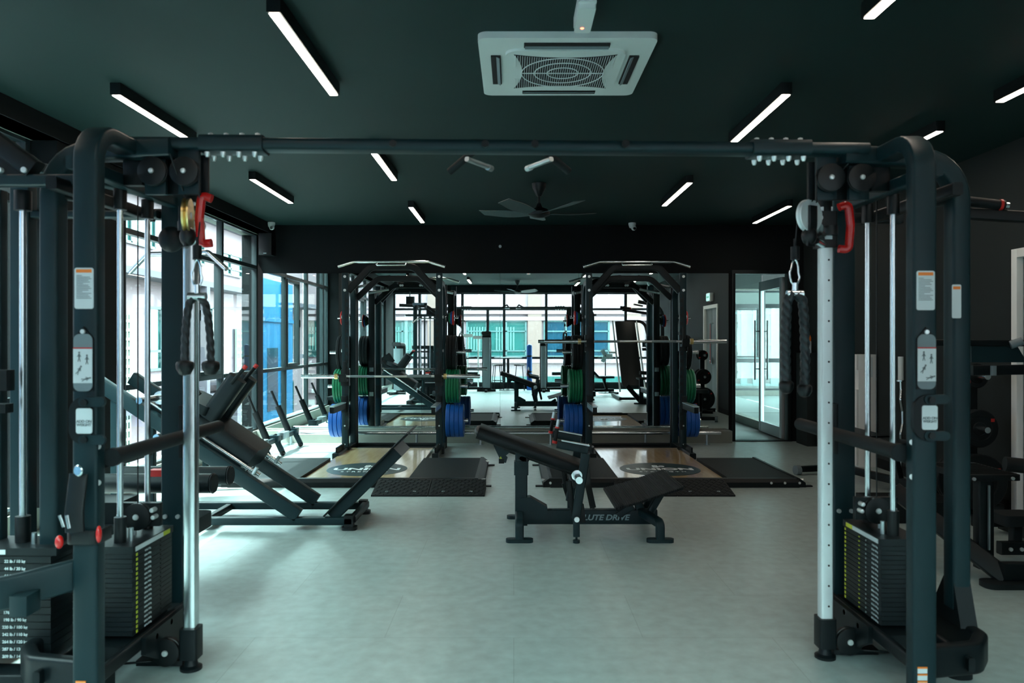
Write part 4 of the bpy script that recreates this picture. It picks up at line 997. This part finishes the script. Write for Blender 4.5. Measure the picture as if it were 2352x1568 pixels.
    g = G(); g.cyl(end+V((0, 0, .0)), end+V((0, 0, .055)), .018); g.cyl(end+V((0, 0, .055)), end+V((0, 0, .09)), .006); part('cable_stop', g, 'frame2', cc)
    g = G(); g.cyl(T(1.378 if s > 0 else 1.34, 3.14 if s < 0 else 3.19, 2.13), (wc+V((0, 0, .05))), .003, n=8); g.cyl(wc+V((-s*.05, 0, -.02)), end+V((0, 0, .05)), .003, n=8); g.cyl(T(1.25, 3.2, 2.08), T(1.25, 3.2, 1.97), .003, n=8)
    for zz in (.62,): g.cyl(T(1.62, 3.46, zz), T(1.62, 3.46, 2.05), .003, n=8)
    part('cable', g, 'black', cc)
    return end
eR = tower(1, 0); eL = tower(-1, -.12)

def rope_attach(end, A, B, label, r, br):
    """carabiner, ring and two rope tails; A, B the tail ends"""
    t = thing('triceps_rope', label, 'rope attachment', end-V((0, 0, .4)), 0, 'rope attachments on the cable crossover')
    ap = end-V((0, 0, .145))
    g = G(); c = end-V((0, 0, .055)); g.tube([c+V((.022*math.sin(q*PI/8)*(.7+.3*(math.cos(q*PI/8) < 0)), 0, .055*math.cos(q*PI/8))) for q in range(16)], .0045, 0, 8, True, (0, 1, 0)); part('carabiner', g, 'chrome', t, 'chrome snap hook')
    g = G(); g.cyl(end-V((0, 0, .10)), end-V((0, 0, .135)), .012); g.cyl(ap+V((-.035, 0, -.002)), ap+V((.035, 0, -.002)), .016); part('swivel', g, 'chrome', t, 'chrome swivel')
    for E, sx in ((A, -1), (B, 1)):
        p0 = ap+V((sx*.008, 0, 0)); p1 = ap+V((sx*.032, 0, -.03)); mid = (p1+E)/2+V((sx*.012, 0, .03))
        pts = [p0, p1]
        for i in range(1, 13):
            u = i/12; pts.append(p1*(1-u)**2+mid*2*u*(1-u)+E*u*u)
        g = rope_geo(G(), pts, r); rp_ = part('rope_tail', g, 'rope', t)
        g = G(); g.lathe([(0, -.045*br/.036), (br*.6, -.038*br/.036), (br*.95, -.015), (br, .004), (br*.9, .012), (r, .018)], E, (0, 0, 1), 24); part('end_stop', g, 'black', rp_, 'rounded rubber end stop')
rope_attach(eR, P(1806, 884, 3.33), P(1848, 892, 3.33), 'black twisted rope attachment hanging from the right tower', .0205, .031)
rope_attach(eL, P(425, 838, 3.08), P(484, 838, 3.08), 'black twisted rope attachment hanging from the left tower', .0155, .035)
# straps hung on the left front leg
t = thing('ankle_strap', 'black ankle strap with red ends looped round the left tower leg', 'strap', (-1.54, 2.76, .5))
g = G(); g.sweep([(-1.54, 2.745, .93), (-1.545, 2.725, .80), (-1.54, 2.72, .73)], rrect(.065, .014, .005), (1, 0, 0)); g.path([(-1.596, 2.85, .70), (-1.596, 2.755, .70), (-1.482, 2.755, .70), (-1.482, 2.85, .70)], .05, .008, .03, (0, 0, 1), .004); part('strap', g, 'black', t)
g = G(); g.lathe([(.016, -.0035), (.02, 0), (.016, .0035), (.012, 0)], (-1.53, 2.722, .945), (0.3, 1, 0)); part('strap_ring', g, 'chrome', t, 'chrome ring')
g = G(); g.sweep([(-1.565, 2.714, .79), (-1.555, 2.712, .745)], rrect(.012, .006, .002), (1, 0, 0)); g.sweep([(-1.59, 2.714, .79), (-1.575, 2.712, .75)], rrect(.01, .006, .002), (1, 0, 0)); part('buckle', g, 'chrome', t)
g = G(); g.ball((-1.607, 2.74, .69), .02, (.7, .7, 1.2)); part('red_end', g, 'red', t, 'red end tab')
g = G(); g.ball((-1.472, 2.75, .715), .016, (.6, .8, 1.9)); part('red_end', g, 'red', t, 'red end tab')

# ------------------------------------------------------------------ lat pulldown at far left
t = thing('lat_pulldown_machine', 'black lat pulldown machine with labelled weight stack cut by the left edge', 'cable machine', (-2.1, 3.6, 0))
g = G(); g.box(-2.36, -1.80, 3.05, 3.25, .555, .585); stk = part('weight_stack', g, 'stackm', t)
for i in range(14):
    z = .15+i*.0288
    g = G(); g.box(-2.355, -1.825, 3.055, 3.245, z, z+.0265, .002); part('weight_plate', g, 'stackm', stk)
text('\n'.join('%d lb / %d kg' % (round((i+1)*22.04), (i+1)*10) for i in range(14)), .0165, (-1.965, 3.052, .345), PI/2, 0, 'label', stk, 'weight_numbers', ls=1.745, bold=.0003)
g = G(); g.box(-2.10, -2.0, 3.048, 3.05, .561, .579, 0); part('stack_label', g, 'label', stk)
g = G(); g.box(-2.27, -2.03, 3.98, 4.2, .2, .57); part('rear_cover', g, 'stackm', t)
for x in (-1.995, -2.22):
    g = G(); g.cyl((x, 3.15, .60), (x, 3.15, 2.0), .0135); part('guide_rod', g, 'chrome', t, 'chrome guide rod')
    g = G(); g.cyl((x, 3.15, 1.93), (x, 3.15, 2.01), .032); g.cyl((x, 3.15, .585), (x, 3.15, .69), .028); part('rod_collar', g, 'black', t)
g = G(); g.cyl((-1.93, 3.12, .585), (-1.93, 3.12, .63), .01); part('selector_pin', g, 'steel', t)
g = G(); g.bar((-2.29, 3.62, 0), (-2.29, 3.62, 2.25), .09, .07, (1, 0, 0)); part('mast', g, 'frame', t)
g = G(); g.bar((-2.12, 3.2, .1), (-2.12, 3.2, 2.02), .035, .05, (1, 0, 0)); part('side_post', g, 'frame', t)
g = G(); g.bar((-2.6, 3.0, 2.02), (-1.64, 3.0, 2.02), .05, .045); g.bar((-2.3, 3.62, 1.99), (-1.66, 3.62, 1.99), .05, .035); part('top_tube', g, 'frame', t)
g = G(); g.path([(-2.75, 3.0, 2.26), (-2.1, 3.0, 2.24), (-1.85, 3.0, 2.06)], .06, .075, .25); g.prism([(-2.1, 2.98, 2.18), (-1.9, 2.98, 2.08), (-1.86, 2.98, 2.03), (-2.1, 2.98, 2.03)], .02, (0, 1, 0)); part('top_arch', g, 'frame2', t)
g = G(); g.cyl((-1.97, 2.962, 2.055), (-1.97, 2.98, 2.055), .011); g.cyl((-1.875, 2.962, 2.055), (-1.875, 2.98, 2.055), .011); part('bolt', g, 'bolt', t)
g = G(); g.box(-2.45, -1.93, 2.95, 3.0, 1.21, 1.29); part('guard_bar', g, 'frame2', t)
g = G(); g.box(-2.45, -1.935, 2.95, 3.0, 1.125, 1.16); part('guard_bar', g, 'frame2', t)
g = G(); g.path([(-1.58, 2.82, .555), (-1.75, 2.68, .53), (-2.05, 2.58, .52), (-2.5, 2.58, .52)], .115, .03, .3, (0, 0, 1)); g.box(-1.72, -1.66, 2.64, 2.72, .46, .53); part('curved_guard', g, 'frame', t)
g = G(); g.bar((-2.5, 3.05, .06), (-1.6, 3.05, .06), .12, .10); g.bar((-2.29, 2.9, .06), (-2.29, 4.8, .06), .09, .08, (1, 0, 0)); part('base', g, 'frame2', t)
g = G(); g.path([(-2.29, 3.62, 2.22), (-2.29, 3.9, 2.25), (-1.95, 4.5, 2.22)], .05, .07, .2, (0, 0, 1)); g.bar((-2.29, 3.62, 2.2), (-2.29, 3.0, 2.2), .06, .06, (1, 0, 0)); part('boom', g, 'frame', t)
for x, y in ((-1.97, 4.45), (-2.24, 3.85)):
    g = G(); g.lathe([(.045, 0), (.057, .003), (.05, .015), (.057, .027), (.045, .03)], (x, y, 2.18), (1, .3, 0)); part('pulley', g, 'black', t)
g = G(); g.cyl((-1.95, 4.42, 2.18), (-1.95, 4.42, 1.93), .004, n=8); part('cable', g, 'black', t)
for y in (4.62, 4.36):
    g = G(); g.cyl((-2.32, y, .60-.0*(y > 4.5)), (-1.70, y, .60), .055); g.lathe([(.05, 0), (.058, .01), (.05, .02)], (-1.70, y, .60), (1, 0, 0)); part('thigh_roller', g, 'pad', t)
g = G(); g.bar((-2.0, 4.36, .60), (-2.0, 4.62, .60), .04, .04, (1, 0, 0)); g.bar((-2.0, 4.5, .06), (-2.0, 4.5, .58), .06, .06, (1, 0, 0)); g.bar((-2.29, 4.5, .06), (-1.9, 4.5, .06), .08, .06); part('seat_post', g, 'frame', t)
g = G(); g.sweep([(-1.93, 4.12, .38), (-1.93, 4.12, .46)], rrect(.52, .40, .05, 4), (1, 0, 0)); g.bar((-1.93, 4.12, .38), (-1.93, 4.12, .06), .06, .06); part('seat', g, 'pad', t)
g = G(); g.box(-1.98, -1.88, 4.2, 4.26, .665, .70); g.cyl((-1.95, 4.3, .69), (-1.87, 4.28, .70), .012); part('lever', g, 'redr', t, 'red adjustment lever')
lb = thing('pulldown_bar', 'bent chrome pulldown bar hanging behind the left tower', 'pulldown bar', (-1.95, 4.42, 1.80))
g = G(); g.tube([(-2.24, 4.52, 1.80), (-2.12, 4.48, 1.90), (-1.72, 4.36, 1.90), (-1.60, 4.32, 1.80)], .0145, .04); part('bar', g, 'chrome', lb)
g = G(); g.cyl((-1.95, 4.42, 1.90), (-1.95, 4.42, 1.935), .008); part('hook', g, 'chrome', lb)

# ------------------------------------------------------------------ right side equipment
t = thing('hack_squat_machine', 'black hack squat machine with tread step and leaning back board at the right edge', 'hack squat machine', (2.8, 4.4, 0))
g = G(); g.sweep([(2.86, 4.42, 0), (2.86, 4.42, .03)], rrect(.38, .13, .05, 5), (1, 0, 0)); part('foot', g, 'rubber', t)
g = G(); g.bar((2.83, 4.45, .04), (2.43, 4.95, .45), .06, .10, (0, 1, 0)); g.bar((2.80, 4.45, .08), (3.6, 4.45, .08), .06, .10, (0, 1, 0)); part('base_frame', g, 'frame2', t)
g = G(); g.bar((2.80, 4.62, .05), (2.80, 4.62, .57), .09, .07, (1, 0, 0)); part('step_post', g, 'frame2', t)
g = G(); g.box(2.795, 2.805, 4.56, 4.572, .17, .55, 0); part('post_strip', g, 'steel', t)
g = G(); g.sweep([(2.85, 4.85, .57), (2.85, 4.85, .605)], rrect(.34, .50, .03, 4), (1, 0, 0)); st = part('tread_step', g, 'rubber', t)
g = G()
for i in range(12): g.bar((2.70, 4.64+i*.036, .607), (3.0, 4.62+i*.036, .607), .008, .006, (0, 1, 0))
part('tread', g, 'rubber', st)
g = G(); g.cyl((2.73, 4.60, .582), (2.73, 4.59, .582), .01); g.cyl((2.96, 4.60, .585), (2.96, 4.59, .585), .01); part('bolt', g, 'bolt', st)
g = G(); g.cyl((2.80, 4.42, .70), (3.25, 4.30, .66), .042); part('ankle_roller', g, 'rubber', t)
for x in (2.50, 3.10):
    g = G(); g.bar((x, 3.42, .22), (x, 2.04, 1.90), .035, .06, (1, 0, 0)); part('perforated_rail', g, 'steel', t)
g = G(); g.sweep([(2.80, 3.38, .34), (2.80, 2.1, 1.88)], rrect(.50, .06, .02), (1, 0, 0)); part('back_board', g, 'pad', t)
g = G(); g.path([(2.80, 2.04, 1.90), (3.3, 2.04, 1.90), (3.45, 2.2, 1.2), (3.45, 2.3, .05)], .07, .07, .2); part('arch_tube', g, 'frame2', t)
g = G(); g.bar((2.50, 2.0, .05), (2.50, 3.5, .05), .06, .07, (1, 0, 0)); g.bar((3.10, 2.0, .05), (3.10, 4.5, .05), .06, .07, (1, 0, 0)); g.bar((2.50, 3.46, .05), (3.1, 3.46, .05), .05, .06); part('base_rail', g, 'frame2', t)
g = G(); g.cyl((2.50, 2.75, 1.12), (2.32, 2.72, 1.12), .024); part('weight_horn', g, 'chrome', t)
t = thing('chest_press_machine', 'black plate-loaded press machine with level arms at the right edge', 'press machine', (3.4, 4.8, 0))
g = G(); g.bar((2.50, 4.75, 1.39), (3.7, 4.75, 1.385), .04, .04); part('upper_arm', g, 'frame2', t)
g = G(); g.bar((2.80, 4.75, 1.22), (3.7, 4.75, 1.235), .06, .06); part('lower_arm', g, 'frame2', t)
g = G(); g.prism([(2.80, 4.74, 1.37), (3.08, 4.74, 1.37), (3.14, 4.74, 1.27), (2.80, 4.74, 1.27)], .02, (0, 1, 0)); part('arm_plate', g, 'frame', t)
g = G(); g.box(2.90, 2.93, 4.70, 4.72, 1.19, 1.25); g.cyl((3.03, 4.73, 1.375), (3.09, 4.71, 1.40), .025); part('arm_clamp', g, 'grey', t)
g = G(); g.bar((3.6, 4.8, 0), (3.6, 4.8, 1.6), .09, .08, (1, 0, 0)); g.bar((3.1, 4.95, .08), (3.95, 4.95, .08), .06, .08); g.bar((3.35, 5.65, .09), (3.95, 5.65, .09), .06, .08); g.bar((3.6, 4.8, .06), (3.6, 5.7, .06), .08, .08, (1, 0, 0)); part('frame', g, 'frame2', t)
g = G()
for x in (3.15, 3.22): g.cyl((x, 4.915, .08), (x, 4.905, .08), .012)
for x in (3.5, 3.7): g.cyl((x, 5.615, .11), (x, 5.605, .11), .012)
part('bolt', g, 'bolt', t)
g = G(); g.sweep([(3.3, 5.1, .2), (3.3, 5.1, .27)], rrect(.25, .2, .03), (1, 0, 0)); g.bar((3.3, 5.1, .05), (3.3, 5.1, .2), .06, .06); part('step', g, 'rubber', t)
g = G(); g.cyl((2.50, 4.70, 1.39), (2.50, 4.80, 1.39), .025); part('arm_pivot', g, 'grey', t)
t = thing('pull_up_tower', 'tall black pull-up tower arm with red-ringed grip at the upper right', 'pull-up tower', (3.4, 3.9, 0))
g = G(); g.cyl((2.40, 4.2, 2.165), (2.64, 4.17, 2.13), .026); gp = part('grip', g, 'rubber', t)
g = G(); g.cyl((2.615, 4.173, 2.133), (2.628, 4.171, 2.132), .030); part('grip_ring', g, 'redr', gp, 'red ring')
g = G(); g.cyl((2.628, 4.171, 2.132), (2.66, 4.168, 2.128), .018); part('grip_tip', g, 'chrome', gp)
g = G(); g.bar((2.45, 4.25, 2.10), (3.4, 3.95, 1.98), .05, .06); g.bar((2.46, 4.2, 2.17), (2.52, 4.3, 2.21), .02, .015); part('arm', g, 'frame2', t)
g = G(); g.path([(3.4, 3.9, 0), (3.4, 3.9, 2.2), (2.85, 3.9, 2.30)], .08, .08, .3); g.bar((2.75, 3.9, 2.24), (2.95, 3.9, 2.20), .12, .03); g.bar((3.4, 3.5, .04), (3.4, 4.4, .04), .08, .08, (1, 0, 0)); part('mast', g, 'frame2', t)
# plate tree
t = thing('plate_tree', 'black upright plate tree beside the right wall, behind the right tower', 'plate tree', (3.72, 6.32, 0))
g = G(); g.bar((3.72, 6.32, .05), (3.72, 6.32, 1.2), .09, .07, (1, 0, 0)); part('post', g, 'frame2', t)
g = G(); g.bar((3.72, 6.0, .04), (3.72, 6.65, .04), .07, .07, (1, 0, 0)); g.bar((3.45, 6.32, .04), (3.98, 6.32, .04), .07, .07); part('base', g, 'frame2', t)
for z in (1.12, .70, .27):
    g = G(); g.cyl((3.72, 6.08, z), (3.72, 6.56, z), .024); part('peg', g, 'chrome', t, 'chrome peg')
TP = None
for z, R, nm in ((1.12, .10, 'top'), (.70, .152, 'middle'), (.27, .225, 'bottom')):
    for sd, y0, sn in (('window-facing', 6.26, -1), ('mirror-facing', 6.38, 1)):
        for k in range(2 if R > .12 else 1):
            y = y0+sn*(.02+.042*k)
            g = plate_mesh(R, .036, 'rubber'); 
            bmesh.ops.rotate(g.b, verts=g.b.verts[:], cent=(0, 0, 0), matrix=Matrix.Rotation(PI/2, 3, 'Z'))
            o = bpy.data.objects.new('bumper_plate', g.mesh('bumper_plate', 'rubber')); COL.objects.link(o); o.location = (3.72, y, z)
            o['label'] = 'black plate with red mark on the %s peg of the plate tree, %s side, %s' % (nm, 'room' if sn < 0 else 'mirror', 'outer' if k else 'inner')
            o['category'] = 'weight plate'; o['group'] = 'plates on the plate tree'
            g = G()
            for q in (.6, PI+.6): c, s_ = math.cos(q), math.sin(q); g.slab((c*R*.8, sn*.0185, s_*R*.8), .03, .001, .026, Matrix.Rotation(0, 3, 'Y'), .002)
            part('red_mark', g, 'redr', o, 'red printed mark')
# weight benches on the right
def bench(x, y, label, inc, rot=0, m='pad'):
    t = thing('adjustable_bench', label, 'weight bench', (x, y, 0), rot, 'adjustable benches', local=True)
    g = G(); g.sweep([(0, -.55, .46), (0, -.15, .46)], rrect(.28, .06, .025, 4), (1, 0, 0)); part('seat_pad', g, m, t)
    g = G(); g.sweep([(0, -.1, .47), (0, -.1+.8*math.cos(inc), .47+.8*math.sin(inc))], rrect(.30, .06, .025, 4), (1, 0, 0)); part('back_pad', g, m, t)
    g = G(); g.bar((0, -.6, .12), (0, .75, .12), .06, .07, (1, 0, 0)); g.bar((0, -.4, .12), (0, -.3, .43), .06, .06, (1, 0, 0)); g.bar((0, .5, .12), (0, .25, .47+.33*math.sin(inc)), .05, .05, (1, 0, 0)); part('frame', g, 'frame2', t)
    g = G(); g.bar((-.22, -.6, .05), (.22, -.6, .05), .06, .06); part('leg', g, 'frame2', t)
    g = G(); g.bar((-.25, .75, .06), (.25, .75, .06), .06, .06); part('leg', g, 'frame2', t)
    for s in (-1, 1):
        g = G(); g.cyl((s*.25, .75, .05), (s*.30, .75, .05), .05); part('wheel', g, 'grey', t)
bench(3.42, 7.45, 'black adjustable weight bench by the right wall, in front of the white cabinet', .06, .25)
bench(2.05, 1.6, 'black inclined weight bench behind the view, seen in the mirror', .75, 1.2)
t = thing('wall_cabinet', 'plain white cabinet standing in the far right corner', 'cabinet', (3.94, 8.76, 0))
g = G(); g.box(3.835, 4.04, 8.62, 8.9, 0, 1.25); part('body', g, 'whitep', t)
g = G(); g.box(3.81, 3.835, 8.62, 8.9, .02, .86); g.box(3.81, 3.835, 8.62, 8.9, 1.08, 1.25); part('door', g, 'whitep', t)
g = G(); g.box(3.95, 3.99, 8.615, 8.62, 1.0, 1.22, 0); part('notice', g, 'label', t)
g = G(); g.cyl((3.93, 8.62, .72), (3.93, 8.60, .72), .008); part('knob', g, 'steel', t)
t = thing('grey_locker', 'dark grey narrow locker right of the glass door', 'locker', (3.96, 10.5, 0))
g = G(); g.box(3.90, 4.03, 10.3, 10.7, 0, 1.24); part('body', g, 'wallr', t)
t = thing('spray_bottle', 'small clear bottle with orange top on the grey locker', 'bottle', (3.96, 10.4, 1.24))
g = G(); g.lathe([(.032, 0), (.034, .01), (.034, .15), (.018, .18)], (3.96, 10.4, 1.24)); part('body', g, 'label', t)
g = G(); g.lathe([(.03, .16), (.032, .20), (.02, .24), (0, .245)], (3.96, 10.4, 1.24)); part('cap', g, 'orange', t, 'orange cap')
t = thing('curl_bar', 'chrome zigzag curl bar standing upright against the right wall', 'curl bar', (3.97, 7.95, 0))
g = G(); g.cyl((3.97, 7.95, 1.0), (3.97, 7.95, 1.24), .027); part('sleeve', g, 'white', t)
g = G(); g.cyl((3.97, 7.95, .985), (3.97, 7.95, 1.0), .04); part('collar', g, 'chrome', t)
g = G(); g.tube([(3.97, 7.95, .99), (3.975, 7.95, .9), (3.955, 7.92, .8), (3.99, 7.95, .68), (3.99, 7.95, .55), (3.955, 7.92, .45), (3.975, 7.95, .36), (3.97, 7.95, .02)], .014, .03); part('shaft', g, 'chrome', t)
t = thing('step_platform', 'low black step platform with tread lines behind the right tower', 'step platform', (3.05, 6.15, 0))
g = G(); g.box(2.80, 3.45, 5.95, 6.35, .13, .16, .005); pp = part('top', g, 'rubber', t)
g = G()
for i in range(16): g.bar((2.82, 5.97+i*.0235, .162), (3.43, 5.97+i*.0235, .162), .008, .006)
part('tread', g, 'rubber', pp)
g = G(); g.box(2.80, 3.45, 5.95, 6.0, 0, .13); g.box(2.80, 3.45, 6.3, 6.35, 0, .13); g.box(2.8, 2.85, 5.95, 6.35, 0, .13); part('frame', g, 'frame2', t)
t = thing('resistance_band', 'long black and red resistance bands hanging on the white door', 'resistance band', (3.99, 5.9, .9))
for y, m_ in ((5.93, 'black'), (5.87, 'redr'), (5.98, 'dgrey')):
    g = G(); g.sweep(fillet([(4.0, y-.02, 1.75), (4.0, y-.025, .98), (3.995, y, .95), (3.99, y+.025, .98), (3.99, y+.02, 1.75)], .02), rrect(.02, .006, .002), (0, 1, 0)); part('band', g, m_, t, 'red band' if m_ == 'redr' else None)
g = G(); g.cyl((XR, 5.92, 1.76), (3.97, 5.92, 1.76), .008); part('hook', g, 'steel', t)

# ------------------------------------------------------------------ seen only in the mirror
t = thing('bar_table', 'round high table on a pedestal by the rear windows, seen in the mirror', 'table', (-.16, -.42, 0))
g = G(); g.lathe([(0, .91), (.38, .91), (.40, .925), (.40, .94), (0, .942)], (-.16, -.42, 0), n=40); part('tabletop', g, 'grey', t)
g = G(); g.cyl((-.16, -.42, .02), (-.16, -.42, .91), .035); part('pole', g, 'frame2', t)
g = G(); g.lathe([(.26, 0), (.27, .01), (.22, .03), (.05, .05), (.04, .08)], (-.16, -.42, 0), n=32); part('base', g, 'frame2', t)
for k, (x, y) in enumerate(((-.46, -.36), (.16, -.40))):
    t = thing('bar_stool', ('thin-legged bar stool at the %s side of the round table, seen in the mirror' % ('left', 'right')[k]), 'stool', (x, y, 0), .3*k, 'bar stools at the round table', local=True)
    g = G(); g.lathe([(0, .70), (.15, .70), (.16, .715), (.14, .73), (0, .73)]); part('seat', g, 'pad', t)
    for a in range(4):
        q = a*PI/2+.5; g = G(); g.cyl((.12*math.cos(q), .12*math.sin(q), .70), (.2*math.cos(q), .2*math.sin(q), 0), .011); part('leg', g, 'black', t)
    g = G(); g.tube([V((.165*math.cos(i*PI/8), .165*math.sin(i*PI/8), .28)) for i in range(16)], .008, 0, 8, True); part('foot_ring', g, 'black', t)
def tower_machine(x, y, label, h, w_, rot=0, pad_side=0):
    t = thing('selectorized_machine', label, 'exercise machine', (x, y, 0), rot, None, local=True)
    g = G(); g.path([(0, -.16, .03), (0, -.16, h-.02), (0, .12, h)], w_, .10, .08, (1, 0, 0), .03); part('shroud', g, 'black', t)
    g = G(); g.box(-w_/2+.03, w_/2-.03, -.10, .10, .1, h-.12, .02); part('guard', g, 'grey', t, 'grey stack guard')
    g = G(); g.bar((-w_, .12, .03), (w_, .12, .03), .07, .06); g.bar((0, -.3, .03), (0, .5, .03), .07, .06, (1, 0, 0)); part('base', g, 'frame2', t)
    if pad_side:
        g = G(); g.bar((pad_side*.1, .1, .09), (pad_side*.8, .1, .09), .07, .07); g.bar((pad_side*.55, .1, .1), (pad_side*.6, .1, 1.0), .06, .06); part('seat_frame', g, 'frame2', t)
        g = G(); g.slab((pad_side*.62, .1, .98), .10, .30, .5, Matrix.Rotation(pad_side*.1, 3, 'Y'), .03); part('back_pad', g, 'pad', t)
        g = G(); g.slab((pad_side*.42, .1, .50), .36, .30, .08, Matrix.Rotation(0, 3, 'Y'), .03); part('seat_pad', g, 'pad', t)
        g = G(); g.cyl((pad_side*.3, .2, .95), (pad_side*.3, -.1, .95), .02); g.cyl((pad_side*.62, .1, .9), (pad_side*.3, .1, .95), .015); part('grip', g, 'rubber', t)
tower_machine(-.76, .0, 'tall rounded strength machine tower left of the table, seen in the mirror', 1.62, .26, 0, -1)
tower_machine(.82, .08, 'slim strength machine column right of the table, seen in the mirror', 1.38, .18, 0, 1)
tower_machine(-3.05, 1.15, 'dark strength machine near the rear corner windows, seen in the mirror', 1.32, .26, .3, 0)
t = thing('rolled_mat', 'tall blue rolled mat standing on end right of the table, seen in the mirror', 'exercise mat', (.45, -.55, 0))
g = G(); g.cyl((.45, -.55, 0), (.45, -.55, 1.25), .075, n=28); g.ball((.45, -.55, 1.25), .075, (1, 1, .8)); part('roll', g, 'blue', t)
g = G(); g.cyl((.45, -.55, .5), (.45, -.55, .54), .078); g.cyl((.45, -.55, .95), (.45, -.55, .99), .078); part('tie', g, 'black', t)
for k, (x, z) in enumerate(((-1.32, 1.55), (-1.02, 1.50))):
    t = thing('console_stand', 'white console box on a slim pole, %s of two by the rear windows' % ('left' if k == 0 else 'right'), 'console', (x, -.6, 0), 0, 'white consoles by the rear windows')
    g = G(); g.box(x-.14, x+.14, -.66, -.56, z-.04, z+.05, .02); part('console', g, 'white', t)
    g = G(); g.cyl((x, -.6, .02), (x, -.6, z), .018); g.lathe([(.15, 0), (.15, .015), (.03, .03)], (x, -.6, 0)); part('pole', g, 'whitep', t)
t = thing('pedestal_fan', 'pale pedestal fan beside the hack squat machine, seen in the mirror', 'fan', (2.47, 0.75, 0))
g = G(); g.cyl((2.47, 0.75, .02), (2.47, 0.75, .95), .015); g.lathe([(.2, 0), (.2, .015), (.05, .04)], (2.47, 0.75, 0)); part('stand', g, 'frame2', t)
g = G(); g.cyl((2.47, 0.65, 1.0), (2.47, 0.79, 1.0), .05); part('motor', g, 'dgrey', t)
g = G()
for r in (.07, .12, .17, .21): g.tube([V((2.47+r*math.cos(i*PI/16), 0.85-.03*(r > .2), 1.0+r*math.sin(i*PI/16))) for i in range(32)], .003, 0, 6, True, (0, 1, 0))
for i in range(40): q = i*PI/20; g.tube([(2.47+.03*math.cos(q), 0.85, 1.0+.03*math.sin(q)), (2.47+.21*math.cos(q), 0.82, 1.0+.21*math.sin(q))], .0018, 0, 5)
part('grille', g, 'clearfan', t)
for k in range(3):
    q = k*2*PI/3; c = V((2.47+.1*math.cos(q), 0.81, 1.0+.1*math.sin(q)))
    g = G(); g.slab(c, .17, .008, .11, Matrix.Rotation(-q, 3, 'Y') @ Matrix.Rotation(.4, 3, 'X'), .004); part('blade', g, 'clearfan', t)
t = thing('shoulder_press_seat', 'black seat with upright back near the rear window, seen in the mirror', 'seat', (-2.1, 1.7, 0))
g = G(); g.slab((-2.1, 1.55, .95), .28, .07, .5, Matrix.Rotation(-.1, 3, 'X'), .03); part('back_pad', g, 'pad', t)
g = G(); g.slab((-2.1, 1.75, .62), .34, .34, .07, Matrix.Rotation(0, 3, 'X'), .03); part('seat_pad', g, 'pad', t)
g = G(); g.bar((-2.1, 1.65, 0), (-2.1, 1.65, .6), .07, .07, (1, 0, 0)); g.bar((-2.4, 1.65, .03), (-1.8, 1.65, .03), .06, .06); g.cyl((-2.5, 1.7, .78), (-1.75, 1.7, .78), .014); part('frame', g, 'frame2', t)

# ------------------------------------------------------------------ repeated small pieces: each one its own part
def islands(me):
    seen = [False]*len(me.vertices); adj = [[] for _ in me.vertices]
    for e in me.edges: a, b = e.vertices; adj[a].append(b); adj[b].append(a)
    out = []
    for i in range(len(seen)):
        if seen[i]: continue
        st, comp = [i], []; seen[i] = True
        while st:
            v = st.pop(); comp.append(v)
            for w_ in adj[v]:
                if not seen[w_]: seen[w_] = True; st.append(w_)
        out.append(comp)
    return out
SPLIT = set('selector_stem bolt pulley_bolt knurling rod_collar top_tube top_cross_rail stud weight_stud weight_lug crossmember stop_block grip_ring beam_plug floor_tab sticker beam_sleeve arch_tube ledge bar_bracket footplate_strut foot_tab placard_bolt base_rail base_frame column_hole pin_hole tie wheel leaf door_leaf floor_label floor_label_stripe door stack_pulley centre_grip hanger_plate buckle red_mark notch_teeth collar'.split())
for o in list(bpy.data.objects):
    if o.type != 'MESH' or o.name.split('.')[0] not in SPLIT or o.parent is None or o.children or o.data.users > 1: continue
    base = o.name.split('.')[0]; me = o.data; comps = islands(me)
    if len(comps) < 2 or len(comps) > 40: continue
    for k, comp in enumerate(comps):
        keep = set(comp); b = bmesh.new(); b.from_mesh(me); b.verts.ensure_lookup_table()
        bmesh.ops.delete(b, geom=[v for v in b.verts if v.index not in keep], context='VERTS')
        nm = bpy.data.meshes.new(base); b.to_mesh(nm); b.free(); nm.materials.append(me.materials[0])
        c = o.copy(); c.name = base; c.data = nm; COL.objects.link(c)
    bpy.data.objects.remove(o)
